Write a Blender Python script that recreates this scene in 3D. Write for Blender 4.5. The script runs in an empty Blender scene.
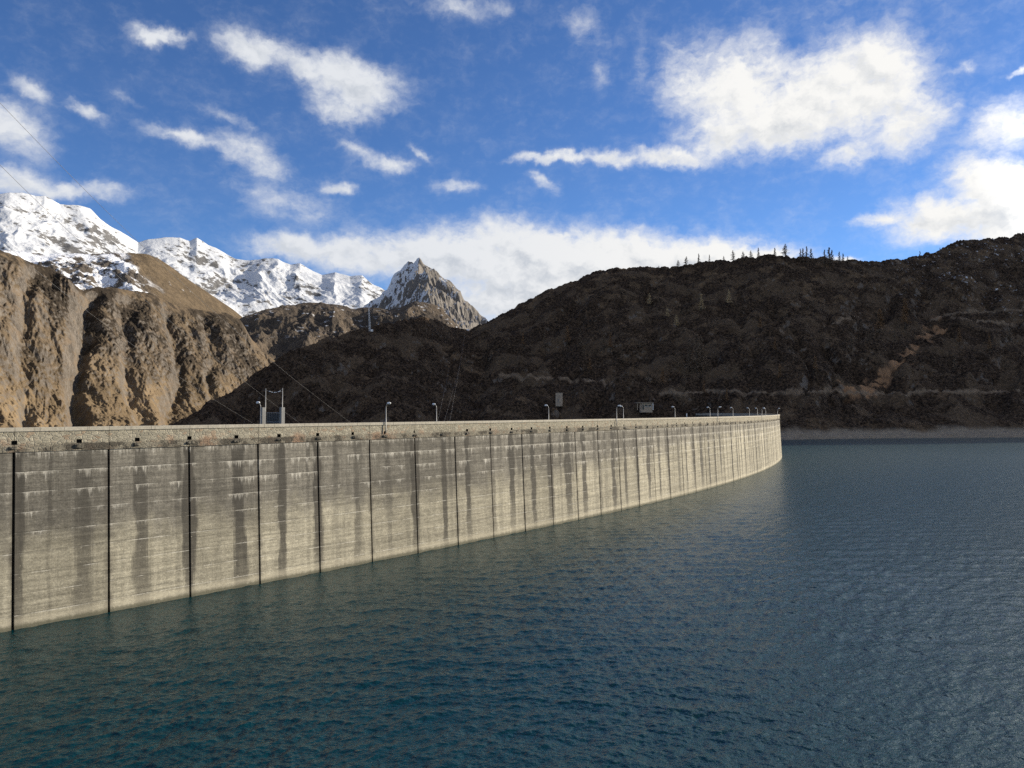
import bpy, bmesh, math, random
import numpy as np
from mathutils import Vector, Matrix

random.seed(7)
SC = bpy.context.scene
COL = SC.collection
F = 768.0                      # focal length in pixels of the 1024 px wide picture
CAM_H = 22.0                   # eye height over the lake
PITCH = math.atan(27 / 768)    # the horizon lies 27 px below the picture centre

# ------------------------------------------------------------------ helpers
def tag(o, label=None, cat=None, group=None, kind=None):
    if label: o['label'] = label
    if cat: o['category'] = cat
    if group: o['group'] = group
    if kind: o['kind'] = kind
    return o

def empty(name, loc=(0, 0, 0), rz=0.0):
    o = bpy.data.objects.new(name, None)
    o.location = loc; o.rotation_euler = (0, 0, rz); o.empty_display_size = .5
    COL.objects.link(o)
    return o

def link(name, me, mat=None, parent=None, smooth=False):
    if mat is not None:
        me.materials.clear(); me.materials.append(mat)
    me.polygons.foreach_set('use_smooth', np.full(len(me.polygons), bool(smooth)))
    o = bpy.data.objects.new(name, me)
    COL.objects.link(o)
    if parent: o.parent = parent
    return o

def copy_tree(root):
    r = root.copy(); COL.objects.link(r)
    for ch in list(root.children):
        c = ch.copy(); COL.objects.link(c); c.parent = r
        for g in list(ch.children):
            d = g.copy(); COL.objects.link(d); d.parent = c
    return r

class MB:
    """collects simple solids into one mesh"""
    def __init__(s): s.v = []; s.f = []
    def box(s, c, size, rz=0.0, taper=1.0):
        cx, cy, cz = c; a, b, h = size[0] / 2, size[1] / 2, size[2] / 2
        k = len(s.v); co, si = math.cos(rz), math.sin(rz)
        for z, t in ((-h, 1), (h, taper)):
            for x, y in ((-a, -b), (a, -b), (a, b), (-a, b)):
                s.v.append((cx + (x * co - y * si) * t, cy + (x * si + y * co) * t, cz + z))
        s.f += [tuple(k + i for i in q) for q in ((3, 2, 1, 0), (4, 5, 6, 7), (0, 1, 5, 4), (1, 2, 6, 5), (2, 3, 7, 6), (3, 0, 4, 7))]
        return s
    def tube(s, pts, rad, n=6, caps=True):
        pts = [Vector(p) for p in pts]
        if not isinstance(rad, (list, tuple)): rad = [rad] * len(pts)
        k0 = len(s.v)
        for i, p in enumerate(pts):
            d = (pts[min(i + 1, len(pts) - 1)] - pts[max(i - 1, 0)]).normalized()
            up = Vector((0, 0, 1)) if abs(d.z) < .9 else Vector((1, 0, 0))
            a = d.cross(up).normalized(); b = d.cross(a)
            for j in range(n):
                t = 2 * math.pi * j / n
                s.v.append(tuple(p + (a * math.cos(t) + b * math.sin(t)) * rad[i]))
        for i in range(len(pts) - 1):
            for j in range(n):
                q = k0 + i * n
                s.f.append((q + j, q + (j + 1) % n, q + n + (j + 1) % n, q + n + j))
        if caps:
            s.f.append(tuple(k0 + j for j in range(n))[::-1])
            s.f.append(tuple(k0 + (len(pts) - 1) * n + j for j in range(n)))
        return s
    def ball(s, c, r, nu=10, nv=6, rz=0.0):
        k = len(s.v); co, si = math.cos(rz), math.sin(rz)
        for i in range(nv + 1):
            ph = math.pi * i / nv
            for j in range(nu):
                th = 2 * math.pi * j / nu
                x, y, z = r[0] * math.sin(ph) * math.cos(th), r[1] * math.sin(ph) * math.sin(th), r[2] * math.cos(ph)
                s.v.append((c[0] + x * co - y * si, c[1] + x * si + y * co, c[2] + z))
        for i in range(nv):
            for j in range(nu):
                s.f.append((k + i * nu + j, k + (i + 1) * nu + j, k + (i + 1) * nu + (j + 1) % nu, k + i * nu + (j + 1) % nu))
        return s
    def mesh(s, name):
        me = bpy.data.meshes.new(name); me.from_pydata(s.v, [], s.f); me.update()
        return me
    def build(s, name, mat, parent=None, smooth=False):
        return link(name, s.mesh(name), mat, parent, smooth)

def grid_mesh(name, V, nu, nv, uv=None, attrs=None):
    """V: (nu*nv,3) vertices in rows of nv"""
    me = bpy.data.meshes.new(name)
    me.vertices.add(len(V)); me.vertices.foreach_set('co', V.astype(np.float32).ravel())
    i, j = np.meshgrid(np.arange(nu - 1), np.arange(nv - 1), indexing='ij')
    a = (i * nv + j).ravel()
    q = np.stack([a, a + nv, a + nv + 1, a + 1], 1).astype(np.int32)
    me.loops.add(q.size); me.loops.foreach_set('vertex_index', q.ravel())
    me.polygons.add(len(q))
    me.polygons.foreach_set('loop_start', np.arange(0, q.size, 4, dtype=np.int32))
    me.polygons.foreach_set('loop_total', np.full(len(q), 4, np.int32))
    me.update(calc_edges=True)
    if uv is not None:
        l = me.uv_layers.new(name='UVMap')
        l.data.foreach_set('uv', uv[q.ravel()].astype(np.float32).ravel())
    for k, v in (attrs or {}).items():
        at = me.attributes.new(k, 'FLOAT', 'POINT'); at.data.foreach_set('value', v.astype(np.float32).ravel())
    return me

# ------------------------------------------------------------------ numpy noise
def _hash(ix, iy, seed):
    h = (ix.astype(np.uint32) * np.uint32(374761393)) ^ (iy.astype(np.uint32) * np.uint32(668265263)) ^ np.uint32((seed * 2246822519) & 0xffffffff)
    h = (h ^ (h >> np.uint32(13))) * np.uint32(1274126177)
    h ^= h >> np.uint32(16)
    return h
def perlin(x, y, seed=0):
    xi = np.floor(x); yi = np.floor(y); fx = x - xi; fy = y - yi
    xi = xi.astype(np.int64); yi = yi.astype(np.int64)
    u = fx * fx * fx * (fx * (fx * 6 - 15) + 10); v = fy * fy * fy * (fy * (fy * 6 - 15) + 10)
    def g(ox, oy):
        a = _hash(xi + ox, yi + oy, seed).astype(np.float64) * (2 * math.pi / 4294967296.0)
        return np.cos(a) * (fx - ox) + np.sin(a) * (fy - oy)
    n0 = g(0, 0) * (1 - u) + g(1, 0) * u; n1 = g(0, 1) * (1 - u) + g(1, 1) * u
    return (n0 * (1 - v) + n1 * v) * 1.5
def fbm(x, y, octs=5, seed=0, gain=.5, lac=2.03):
    s = 0; a = 1.0
    for o in range(octs):
        s = s + a * perlin(x, y, seed + o * 17); x = x * lac + 3.1; y = y * lac + 1.7; a *= gain
    return s
def ridged(x, y, octs=5, seed=0, gain=.5, lac=2.03):
    s = 0; a = 1.0; w = 1.0
    for o in range(octs):
        n = (1 - np.abs(perlin(x, y, seed + o * 17))) ** 2
        s = s + a * n * w; w = np.clip(n * 1.4, 0, 1); x = x * lac + 3.1; y = y * lac + 1.7; a *= gain
    return s
def smst(x, a, b):
    if a > b: return 1 - smst(x, b, a)
    t = np.clip((x - a) / (b - a), 0, 1); return t * t * (3 - 2 * t)

# picture position -> azimuth (from +Y towards +X) and elevation tangent
def ray(px, py):
    xc = (np.asarray(px, float) - 512) / F; yc = (384 - np.asarray(py, float)) / F
    dy = math.cos(PITCH) - yc * math.sin(PITCH); dz = math.sin(PITCH) + yc * math.cos(PITCH)
    return np.arctan2(xc, dy), dz / np.hypot(xc, dy)

# ------------------------------------------------------------------ shader helpers
def new_mat(name, rough=.9, spec=.3):
    m = bpy.data.materials.new(name); m.use_nodes = True
    b = m.node_tree.nodes['Principled BSDF']
    b.inputs['Roughness'].default_value = rough
    b.inputs['Specular IOR Level'].default_value = spec
    return m, m.node_tree, b
def plain(name, col, rough=.8, metal=0.0, spec=.3, var=.12, scale=3.0):
    m, t, b = new_mat(name, rough, spec); b.inputs['Metallic'].default_value = metal
    p = nd(t, 'ShaderNodeTexCoord').outputs['Object']
    n = noise(t, p, scale, 5, .6)
    k = mrange(t, n, .25, .75, 1 - var * 2, 1 + var)
    b.inputs['Base Color'].default_value = (*col, 1)
    lk(t, vscale(t, (*col,), k), b.inputs['Base Color'])
    return m
def lk(t, a, b): t.links.new(a, b)
def nd(t, typ, ins=None, **props):
    n = t.nodes.new(typ)
    for k, v in props.items(): setattr(n, k, v)
    for k, v in (ins or {}).items():
        if isinstance(v, bpy.types.NodeSocket): t.links.new(v, n.inputs[k])
        else: n.inputs[k].default_value = v
    return n
def M(t, op, a, b=0.0, c=0.0, clamp=False):
    n = nd(t, 'ShaderNodeMath', {0: a, 1: b, 2: c}, operation=op); n.use_clamp = clamp
    return n.outputs[0]
def V(t, op, a, b=(0, 0, 0)):
    n = nd(t, 'ShaderNodeVectorMath', {0: a, 1: b}, operation=op)
    return n.outputs[1] if op in ('DOT_PRODUCT', 'LENGTH', 'DISTANCE') else n.outputs[0]
def vscale(t, a, k):
    return nd(t, 'ShaderNodeVectorMath', {0: a, 'Scale': k}, operation='SCALE').outputs[0]
def mixc(t, f, a, b):
    a = a if isinstance(a, bpy.types.NodeSocket) else (*a, 1); b = b if isinstance(b, bpy.types.NodeSocket) else (*b, 1)
    return nd(t, 'ShaderNodeMix', {0: f, 6: a, 7: b}, data_type='RGBA').outputs[2]
def mrange(t, v, a, b, lo=0.0, hi=1.0, smooth=False):
    return nd(t, 'ShaderNodeMapRange', {0: v, 1: a, 2: b, 3: lo, 4: hi}, interpolation_type='SMOOTHSTEP' if smooth else 'LINEAR').outputs[0]
def sst(t, v, a, b):
    if a <= b: return mrange(t, v, a, b, 0, 1, True)
    return mrange(t, v, b, a, 1, 0, True)
def noise(t, vec, scale=1.0, detail=4.0, rough=.5, dist=0.0, typ='FBM'):
    n = nd(t, 'ShaderNodeTexNoise', {'Vector': vec, 'Scale': scale, 'Detail': detail, 'Roughness': rough, 'Distortion': dist})
    n.noise_type = typ
    return n.outputs[0]
def comb(t, x=0.0, y=0.0, z=0.0): return nd(t, 'ShaderNodeCombineXYZ', {0: x, 1: y, 2: z}).outputs[0]
def sep(t, v): return nd(t, 'ShaderNodeSeparateXYZ', {0: v}).outputs
def attr(t, name): return nd(t, 'ShaderNodeAttribute', attribute_name=name).outputs['Fac']

# ------------------------------------------------------------------ camera, view
cam = bpy.data.cameras.new('camera'); cam.sensor_width = 36; cam.lens = 27
cam.clip_start = .5; cam.clip_end = 60000
co = bpy.data.objects.new('camera', cam); COL.objects.link(co)
co.location = (0, 0, CAM_H); co.rotation_euler = (math.pi / 2 + PITCH, 0, 0)
SC.camera = co
SC.render.resolution_x = 1024; SC.render.resolution_y = 768
vs = SC.view_settings
vs.view_transform = 'Standard'; vs.look = 'None'; vs.gamma = 1; vs.use_curve_mapping = False; vs.exposure = 0.75
SC.cycles.use_denoising = False
SC.cycles.sample_clamp_indirect = 6; SC.cycles.sample_clamp_direct = 1.3; SC.cycles.max_bounces = 5; SC.cycles.diffuse_bounces = 1; SC.cycles.glossy_bounces = 3

# ------------------------------------------------------------------ light
SUN_AZ, SUN_EL = math.radians(66), math.radians(16.5)
SUN = Vector((math.sin(SUN_AZ) * math.cos(SUN_EL), math.cos(SUN_AZ) * math.cos(SUN_EL), math.sin(SUN_EL)))
sl = bpy.data.lights.new('sun', 'SUN'); sl.energy = 5.0; sl.angle = math.radians(.5); sl.color = (1, .89, .72)
so = bpy.data.objects.new('sun', sl); COL.objects.link(so)
so.rotation_euler = SUN.to_track_quat('Z', 'Y').to_euler(); so.location = SUN * 800

def build_world():
    w = bpy.data.worlds.new('World'); SC.world = w; w.use_nodes = True
    t = w.node_tree; bg = t.nodes['Background']
    sky = nd(t, 'ShaderNodeTexSky', sky_type='NISHITA')
    sky.sun_disc = False; sky.sun_elevation = SUN_EL; sky.sun_rotation = SUN_AZ
    sky.altitude = 2000; sky.air_density = 1.0; sky.dust_density = .4; sky.ozone_density = 2.2
    d = nd(t, 'ShaderNodeTexCoord').outputs['Generated']
    x, y, z = sep(t, d)
    az = M(t, 'ARCTAN2', x, y); el = M(t, 'ARCSINE', z)
    DEG = 180 / math.pi
    base = comb(t, M(t, 'MULTIPLY', az, DEG), M(t, 'MULTIPLY', el, DEG), 0.0)     # degrees
    # domain warp
    wn = nd(t, 'ShaderNodeTexNoise', {'Vector': base, 'Scale': .16, 'Detail': 5.0, 'Roughness': .55}).outputs[1]
    warp = vscale(t, V(t, 'SUBTRACT', wn, (.5, .5, .5)), 3.6)
    wn2 = nd(t, 'ShaderNodeTexNoise', {'Vector': base, 'Scale': .9, 'Detail': 4.0, 'Roughness': .6}).outputs[1]
    warp2 = vscale(t, V(t, 'SUBTRACT', wn2, (.5, .5, .5)), 1.1)
    p = V(t, 'ADD', V(t, 'ADD', base, V(t, 'MULTIPLY', warp, (1, .7, 0))), V(t, 'MULTIPLY', warp2, (1, 1, 0)))
    # clouds: picture position, half sizes, weight, tilt in degrees
    blobs = [
        (735, 88, 58, 44, 1.0, 0), (800, 108, 76, 38, 1.05, 8), (865, 85, 64, 48, 1.0, 0), (905, 115, 40, 40, .85, 0), (720, 135, 42, 28, .85, 0), (690, 80, 34, 40, .7, 0),
        (850, 152, 36, 16, .5, 20), (930, 120, 26, 30, .5, 0),
        (1000, 128, 34, 30, .7, -25), (1005, 182, 55, 30, 1.15, -12), (945, 215, 60, 26, .95, -10), (1020, 215, 60, 30, 1.2, 0), (885, 215, 36, 9, .55, 8), (1100, 150, 60, 70, 1.1, 0),
        (1420, -40, 230, 190, 1.2, 10), (1500, 200, 200, 90, 1.0, 0), (960, -235, 280, 100, 1.2, 0), (1000, -150, 190, 60, 1.1, 0), (1180, -300, 330, 130, 1.15, 15), (1500, -520, 400, 180, 1.2, 20), (1012, 75, 14, 5, .7, 0), (963, 72, 12, 6, .35, 0),  # the large clouds lie out of view, added to brighten lake and hill
        (550, 153, 50, 6, .75, 2), (615, 154, 34, 8, .85, -5), (672, 157, 46, 9, .85, -10),
        (520, 262, 110, 34, 1.25, 0), (600, 262, 100, 30, 1.3, 0), (690, 262, 90, 22, 1.25, -5), (760, 258, 50, 12, .9, -5), (845, 262, 18, 5, .6, 0),
        (300, 248, 55, 17, .95, -4), (360, 255, 55, 22, 1.05, 0), (430, 258, 60, 26, 1.2, 0), (550, 300, 120, 40, 1.2, 0), (500, 240, 60, 18, .8, 5),
        (252, 48, 40, 16, .95, -10), (300, 66, 36, 14, .8, -25), (355, 82, 46, 22, 1.15, -8), (345, 105, 32, 16, .8, 0),
        (161, 31, 26, 9, .8, 0),
        (190, 138, 45, 9, .5, -12), (248, 155, 50, 16, .64, -14), (290, 200, 60, 20, .33, -10), (338, 188, 20, 8, .55, 0), (232, 125, 40, 8, .3, -20),
        (365, 150, 40, 10, .42, -28), (395, 162, 24, 9, .5, -10), (458, 185, 28, 8, .38, -8), (545, 180, 18, 8, .4, -40), (420, 152, 14, 5, .35, -40),
        (5, 120, 46, 32, .72, -20), (60, 185, 78, 11, .76, 2), (10, 178, 40, 18, .6, 0), (88, 108, 22, 9, .5, -15), (28, 85, 26, 10, .45, -20), (130, 95, 30, 6, .2, -20),
        (585, 22, 32, 20, .27, -30), (643, 60, 11, 24, .25, 0), (450, 6, 44, 11, .33, -8), (600, 75, 16, 14, .25, -50), (500, 12, 16, 10, .3, 0),
    ]
    tot = None; shade = None
    for (cx, cy, rx, ry, w_, rot) in blobs:
        w_ = w_ if w_ > .62 else w_ * 1.25 + .08
        a, e = ray(cx, cy)
        k = DEG / F * math.cos(a) ** 1.5
        c0, c1 = float(a) * DEG, math.atan(float(e)) * DEG
        cr, sr = math.cos(math.radians(rot)), math.sin(math.radians(rot)); sx, sy = rx * k * 1.05, ry * k * 1.05
        u = M(t, 'SUBTRACT', V(t, 'DOT_PRODUCT', p, (cr / sx, sr / sx, 0)), (c0 * cr + c1 * sr) / sx)
        v = M(t, 'SUBTRACT', V(t, 'DOT_PRODUCT', p, (-sr / sy, cr / sy, 0)), (-c0 * sr + c1 * cr) / sy)
        d2 = M(t, 'MULTIPLY_ADD', u, u, M(t, 'MULTIPLY', v, v))
        g = M(t, 'MULTIPLY', M(t, 'POWER', .42, d2), w_)
        tot = g if tot is None else M(t, 'SMOOTH_MAX', tot, g, .25)
        sh = M(t, 'MULTIPLY', g, v)
        shade = sh if shade is None else M(t, 'ADD', shade, sh)
    # puffy detail
    q = V(t, 'ADD', base, V(t, 'MULTIPLY', warp2, (.8, .8, 0)))
    n1 = noise(t, V(t, 'MULTIPLY', q, (.85, 1.15, 1)), .42, 7, .6)
    n2 = noise(t, V(t, 'MULTIPLY', q, (.8, 1.3, 1)), 1.6, 5, .62)
    det = M(t, 'ADD', M(t, 'MULTIPLY', M(t, 'SUBTRACT', n1, .5), 1.25), M(t, 'MULTIPLY', M(t, 'SUBTRACT', n2, .5), .72))
    dens = M(t, 'ADD', tot, M(t, 'MULTIPLY', det, M(t, 'MULTIPLY_ADD', tot, .95, .13)))
    cover = mrange(t, dens, .15, .88, 0, 1, True)
    # veil of very thin cirrus in the blue
    veil = M(t, 'MULTIPLY', sst(t, noise(t, V(t, 'MULTIPLY', V(t, 'ADD', base, warp), (.5, 1.4, 1)), .12, 5, .6), .52, .8), .02)
    cover = M(t, 'ADD', cover, veil, clamp=True)
    # broken cloud added overhead and behind the viewer to whiten the light in shade
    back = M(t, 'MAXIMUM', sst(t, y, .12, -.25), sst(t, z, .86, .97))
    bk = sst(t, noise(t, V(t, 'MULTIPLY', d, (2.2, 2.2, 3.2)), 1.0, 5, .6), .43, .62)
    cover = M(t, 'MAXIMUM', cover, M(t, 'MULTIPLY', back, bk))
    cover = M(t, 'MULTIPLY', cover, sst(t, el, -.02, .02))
    thick = sst(t, dens, .45, 1.1)
    # brightness: sunlit tops white, thick undersides blue-grey
    # billows: density falling off towards the sun means a sunlit side
    n1s = noise(t, V(t, 'MULTIPLY', V(t, 'ADD', q, (.75, .65, 0)), (.85, 1.15, 1)), .42, 6, .6)
    bil = M(t, 'MULTIPLY', M(t, 'SUBTRACT', n1, n1s), 2.7)
    lit = M(t, 'ADD', M(t, 'MULTIPLY', shade, .30), bil)
    lit = mrange(t, lit, -.72, .28, 0, 1, True)
    right = sst(t, M(t, 'MULTIPLY', az, DEG), -12, 22)
    grey = M(t, 'MULTIPLY', M(t, 'SUBTRACT', 1.0, lit), thick)
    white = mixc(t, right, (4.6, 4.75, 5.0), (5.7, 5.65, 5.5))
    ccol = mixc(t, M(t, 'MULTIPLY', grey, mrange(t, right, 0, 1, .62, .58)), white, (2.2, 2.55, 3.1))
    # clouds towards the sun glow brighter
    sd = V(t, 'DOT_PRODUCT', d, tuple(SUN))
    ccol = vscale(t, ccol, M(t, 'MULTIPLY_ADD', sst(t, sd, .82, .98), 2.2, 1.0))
    skyc = sky.outputs[0]
    skyc = V(t, 'MULTIPLY', skyc, SKYTINT)
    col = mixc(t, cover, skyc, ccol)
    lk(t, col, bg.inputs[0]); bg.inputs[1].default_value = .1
    w.cycles.sampling_method = 'NONE'
SKYTINT = (.48, .655, .92)
build_world()

# ------------------------------------------------------------------ terrain
class Terrain:
    """a mountain side: its foot, its crest line and a profile between, sampled on a fan of bearings"""
    def __init__(s, ridge, r1, r0, y0, px0, px1, na, nr, prof=1.0, back=1.5, nb=40, fall=.35, smooth_ridge=2.0):
        rp = np.array(ridge, float)
        ra, re = ray(rp[:, 0], rp[:, 1])
        a0, _ = ray(px0, 411); a1, _ = ray(px1, 411)
        s.az = np.linspace(a0, a1, na)
        e1 = np.interp(s.az, ra, re)
        kk = max(1, int(smooth_ridge / ((px1 - px0) / na)))
        if kk > 1: e1 = np.convolve(np.pad(e1, kk, 'edge'), np.ones(kk) / kk, 'same')[kk:-kk]
        px = 512 + F * np.tan(s.az)
        _, e0 = ray(px, np.interp(px, *zip(*y0)))
        r0v = np.interp(px, *zip(*r0)); r1v = np.interp(px, *zip(*r1))
        s.px = px
        t = np.concatenate([np.linspace(0, 1, nr), 1 + (back - 1) * (np.linspace(0, 1, nb + 1)[1:]) ** 1.5])
        s.t = t
        T = np.minimum(t, 1)[None, :] * np.ones((na, 1))
        P = prof(T, px[:, None]) if callable(prof) else T ** prof
        s.R = r0v[:, None] + (r1v - r0v)[:, None] * t[None, :]
        # kinks of the crest line belong to the crest, not to the whole slope below it
        w = max(3, int(46 / ((px1 - px0) / na))); ker = np.hanning(w + 2)[1:-1]; ker /= ker.sum()
        e1s = np.convolve(np.pad(e1, w, 'edge'), ker, 'same')[w:-w]
        E = e0[:, None] + (e1s - e0)[:, None] * P + (e1 - e1s)[:, None] * np.clip(P, 0, 1) ** 4
        s.H = CAM_H + s.R * E
        over = np.maximum(t - 1, 0)[None, :] * (r1v - r0v)[:, None]
        hr = CAM_H + r1v * e1
        s.H = np.where(over > 0, hr[:, None] - over * fall - .0006 * over ** 2 * 0, s.H)
        s.A = s.az[:, None] * np.ones((1, len(t)))
        s.T = t[None, :] * np.ones((na, 1))
        s.na, s.nt, s.nr = na, len(t), nr
        s.X = np.sin(s.A) * s.R; s.Y = np.cos(s.A) * s.R
        s.attrs = {}
    def displace(s, n, lean):
        s.R = s.R - n * lean; s.H = s.H + n * (1 - lean * .35)
        s.X = np.sin(s.A) * s.R; s.Y = np.cos(s.A) * s.R
    def where(s, px, py, dr=0):
        """ground point seen at a picture position"""
        a, e = ray(px, py); i = int(np.clip(round((float(a) - s.az[0]) / (s.az[1] - s.az[0])), 0, s.na - 1))
        el = (s.H[i, :s.nr] - CAM_H) / s.R[i, :s.nr]
        k = np.nonzero(el >= e)[0]
        k = int(k[0]) if len(k) else int(np.argmax(el))
        k = max(0, min(s.nt - 1, k + dr))
        return Vector((s.X[i, k], s.Y[i, k], s.H[i, k]))
    def height(s, x, y):
        a = math.atan2(x, y); r = math.hypot(x, y)
        i = int(np.clip(round((a - s.az[0]) / (s.az[1] - s.az[0])), 0, s.na - 1))
        return float(np.interp(r, s.R[i], s.H[i]))
    def build(s, name, mat):
        me = grid_mesh(name, np.stack([s.X, s.Y, s.H], -1).reshape(-1, 3), s.na, s.nt, attrs=s.attrs)
        me.flip_normals() if me.polygons[0].normal.z < 0 else None
        return link(name, me, mat, None, True)

def seg_dist(X, Y, pts):
    d = np.full(X.shape, 1e9)
    for (ax, ay), (bx, by) in zip(pts[:-1], pts[1:]):
        vx, vy = bx - ax, by - ay
        u = np.clip(((X - ax) * vx + (Y - ay) * vy) / (vx * vx + vy * vy), 0, 1)
        d = np.minimum(d, np.hypot(X - ax - u * vx, Y - ay - u * vy))
    return d

# ---- dark heath hill on the far shore
hill = Terrain(
    ridge=[(-60, 470), (60, 455), (130, 440), (185, 423), (205, 407), (222, 400), (250, 379), (290, 353), (330, 341), (380, 327), (405, 321), (425, 319), (438, 322), (450, 330), (471, 332), (490, 322), (508, 314), (520, 306),
           (545, 294), (570, 286), (585, 279), (600, 273), (615, 270), (640, 271), (668, 269), (690, 266), (720, 262), (750, 259), (780, 257), (800, 259), (825, 262), (860, 263), (900, 261), (918, 259), (935, 256), (950, 248), (965, 243), (985, 242), (1000, 241), (1012, 238), (1024, 236), (1080, 218), (1150, 170), (1300, 55), (1450, 55), (1600, 50), (1700, 90), (1790, 230), (1900, 300), (2600, 330)],  # unseen ridge right of the picture, raised to keep sun off the hill
    r1=[(-60, 640), (185, 700), (300, 780), (425, 880), (470, 960), (520, 980), (600, 1000), (780, 1030), (900, 1130), (1024, 1300), (1300, 2300), (1600, 2400), (2600, 2400)],
    r0=[(-60, 440), (185, 480), (425, 540), (600, 585), (740, 600), (790, 615), (1024, 750), (1300, 980), (2600, 2050)],
    y0=[(-60, 520), (185, 500), (425, 462), (600, 448), (740, 445), (785, 445), (1024, 444), (2600, 444)],
    px0=-60, px1=2000, na=1700, nr=420,
    prof=lambda T, px: np.where(px > 770, .085 * smst(T, 0, .10) + (1 - .085) * np.clip((T - .07) / .93, 0, 1) ** .93, T ** .9))
def hill_noise():
    X, Y, T = hill.X, hill.Y, hill.T
    env = smst(T, .03, .2)
    crest = 1 - .82 * smst(T, .75, 1.0) * (1 - smst(T, 1.02, 1.3))
    n = 13 * (ridged(X / 190 + .3 * fbm(X / 90, Y / 90, 2, 5), Y / 260, 4, 11) - .9) * env * crest
    n += 5 * fbm(X / 45, Y / 38, 4, 23) * env * crest
    # rock ledges following the slope, and shallow creases running down it
    ph = hill.H / 21 + 1.6 * fbm(X / 120, Y / 120, 3, 63)
    saw = ph - np.floor(ph); led = smst(saw, 0, .78) * (1 - smst(saw, .80, 1.0))
    n += 4.5 * (led - .4) * smst(fbm(X / 80, Y / 60, 3, 67), -.25, .35) * env * crest
    cr = np.abs(perlin((hill.px[:, None] + 34 * fbm(X / 150, Y / 150, 3, 69) - 90 * T) / 46, T * 1.6, 71))
    n += 7 * (np.minimum(cr * 2.6, 1) - .7) * env * crest
    # terraces of rock and heath
    n += 4.0 * (np.abs(perlin(X / 26, (hill.H + 10 * perlin(X / 60, Y / 60, 3)) / 15, 31)) - .3) * env
    # rounded bushes
    b = 1 - np.abs(fbm(X / 7.5, Y / 7.5, 2, 41)); hill.bush = b
    n += 3.0 * b * env + 1.3 * (1 - np.abs(perlin(X / 2.9, Y / 2.9, 47))) * env
    # rubble on the bared shore
    n += (1.0 * fbm(X / 9, Y / 5, 4, 53) + 1.3 * fbm(X / 38, Y / 12, 3, 57)) * (1 - env) * smst(T, .0, .02)
    # the slope is thrown up a little at its benches
    hill.open = fbm(X / 42, Y / 34, 4, 87)
    hill.H = hill.H + n
hill_noise()
def hill_marks():
    # ochre swath cut down the slope, foot track, shore road
    def line(pp):
        xs = np.array(pp, float); u = np.concatenate([[0], np.cumsum(np.hypot(*np.diff(xs, axis=0).T))])
        q = np.linspace(0, u[-1], int(u[-1] / 9) + 2)
        return [tuple(hill.where(a, b))[:2] for a, b in zip(np.interp(q, u, xs[:, 0]), np.interp(q, u, xs[:, 1]))]
    sw = line([(845, 393), (868, 388), (885, 375), (900, 362), (915, 349), (926, 338), (932, 330), (940, 320)])
    d = seg_dist(hill.X, hill.Y, sw)
    hill.attrs['swath'] = smst(d + 9 * fbm(hill.X / 14, hill.Y / 14, 3, 61), 5.5, 1)
    lines = [[(785, 393), (830, 391), (880, 394), (930, 392), (1023, 392), (1090, 390)], [(500, 376), (540, 378), (580, 381), (612, 382)], [(930, 321), (950, 314), (970, 312), (1000, 311), (1030, 309)],
             [(952, 317), (975, 321), (1000, 323), (1030, 328)], [(660, 394), (700, 392), (760, 393), (785, 393)], [(825, 327), (838, 321), (850, 319)]]
    d = np.full(hill.X.shape, 1e9)
    for L in lines: d = np.minimum(d, seg_dist(hill.X, hill.Y, line(L)))
    hill.attrs['track'] = np.exp(-(d / 1.5) ** 2)
    hill.lines = lines
    hill.attrs['open'] = hill.open
hill_marks()

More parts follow.
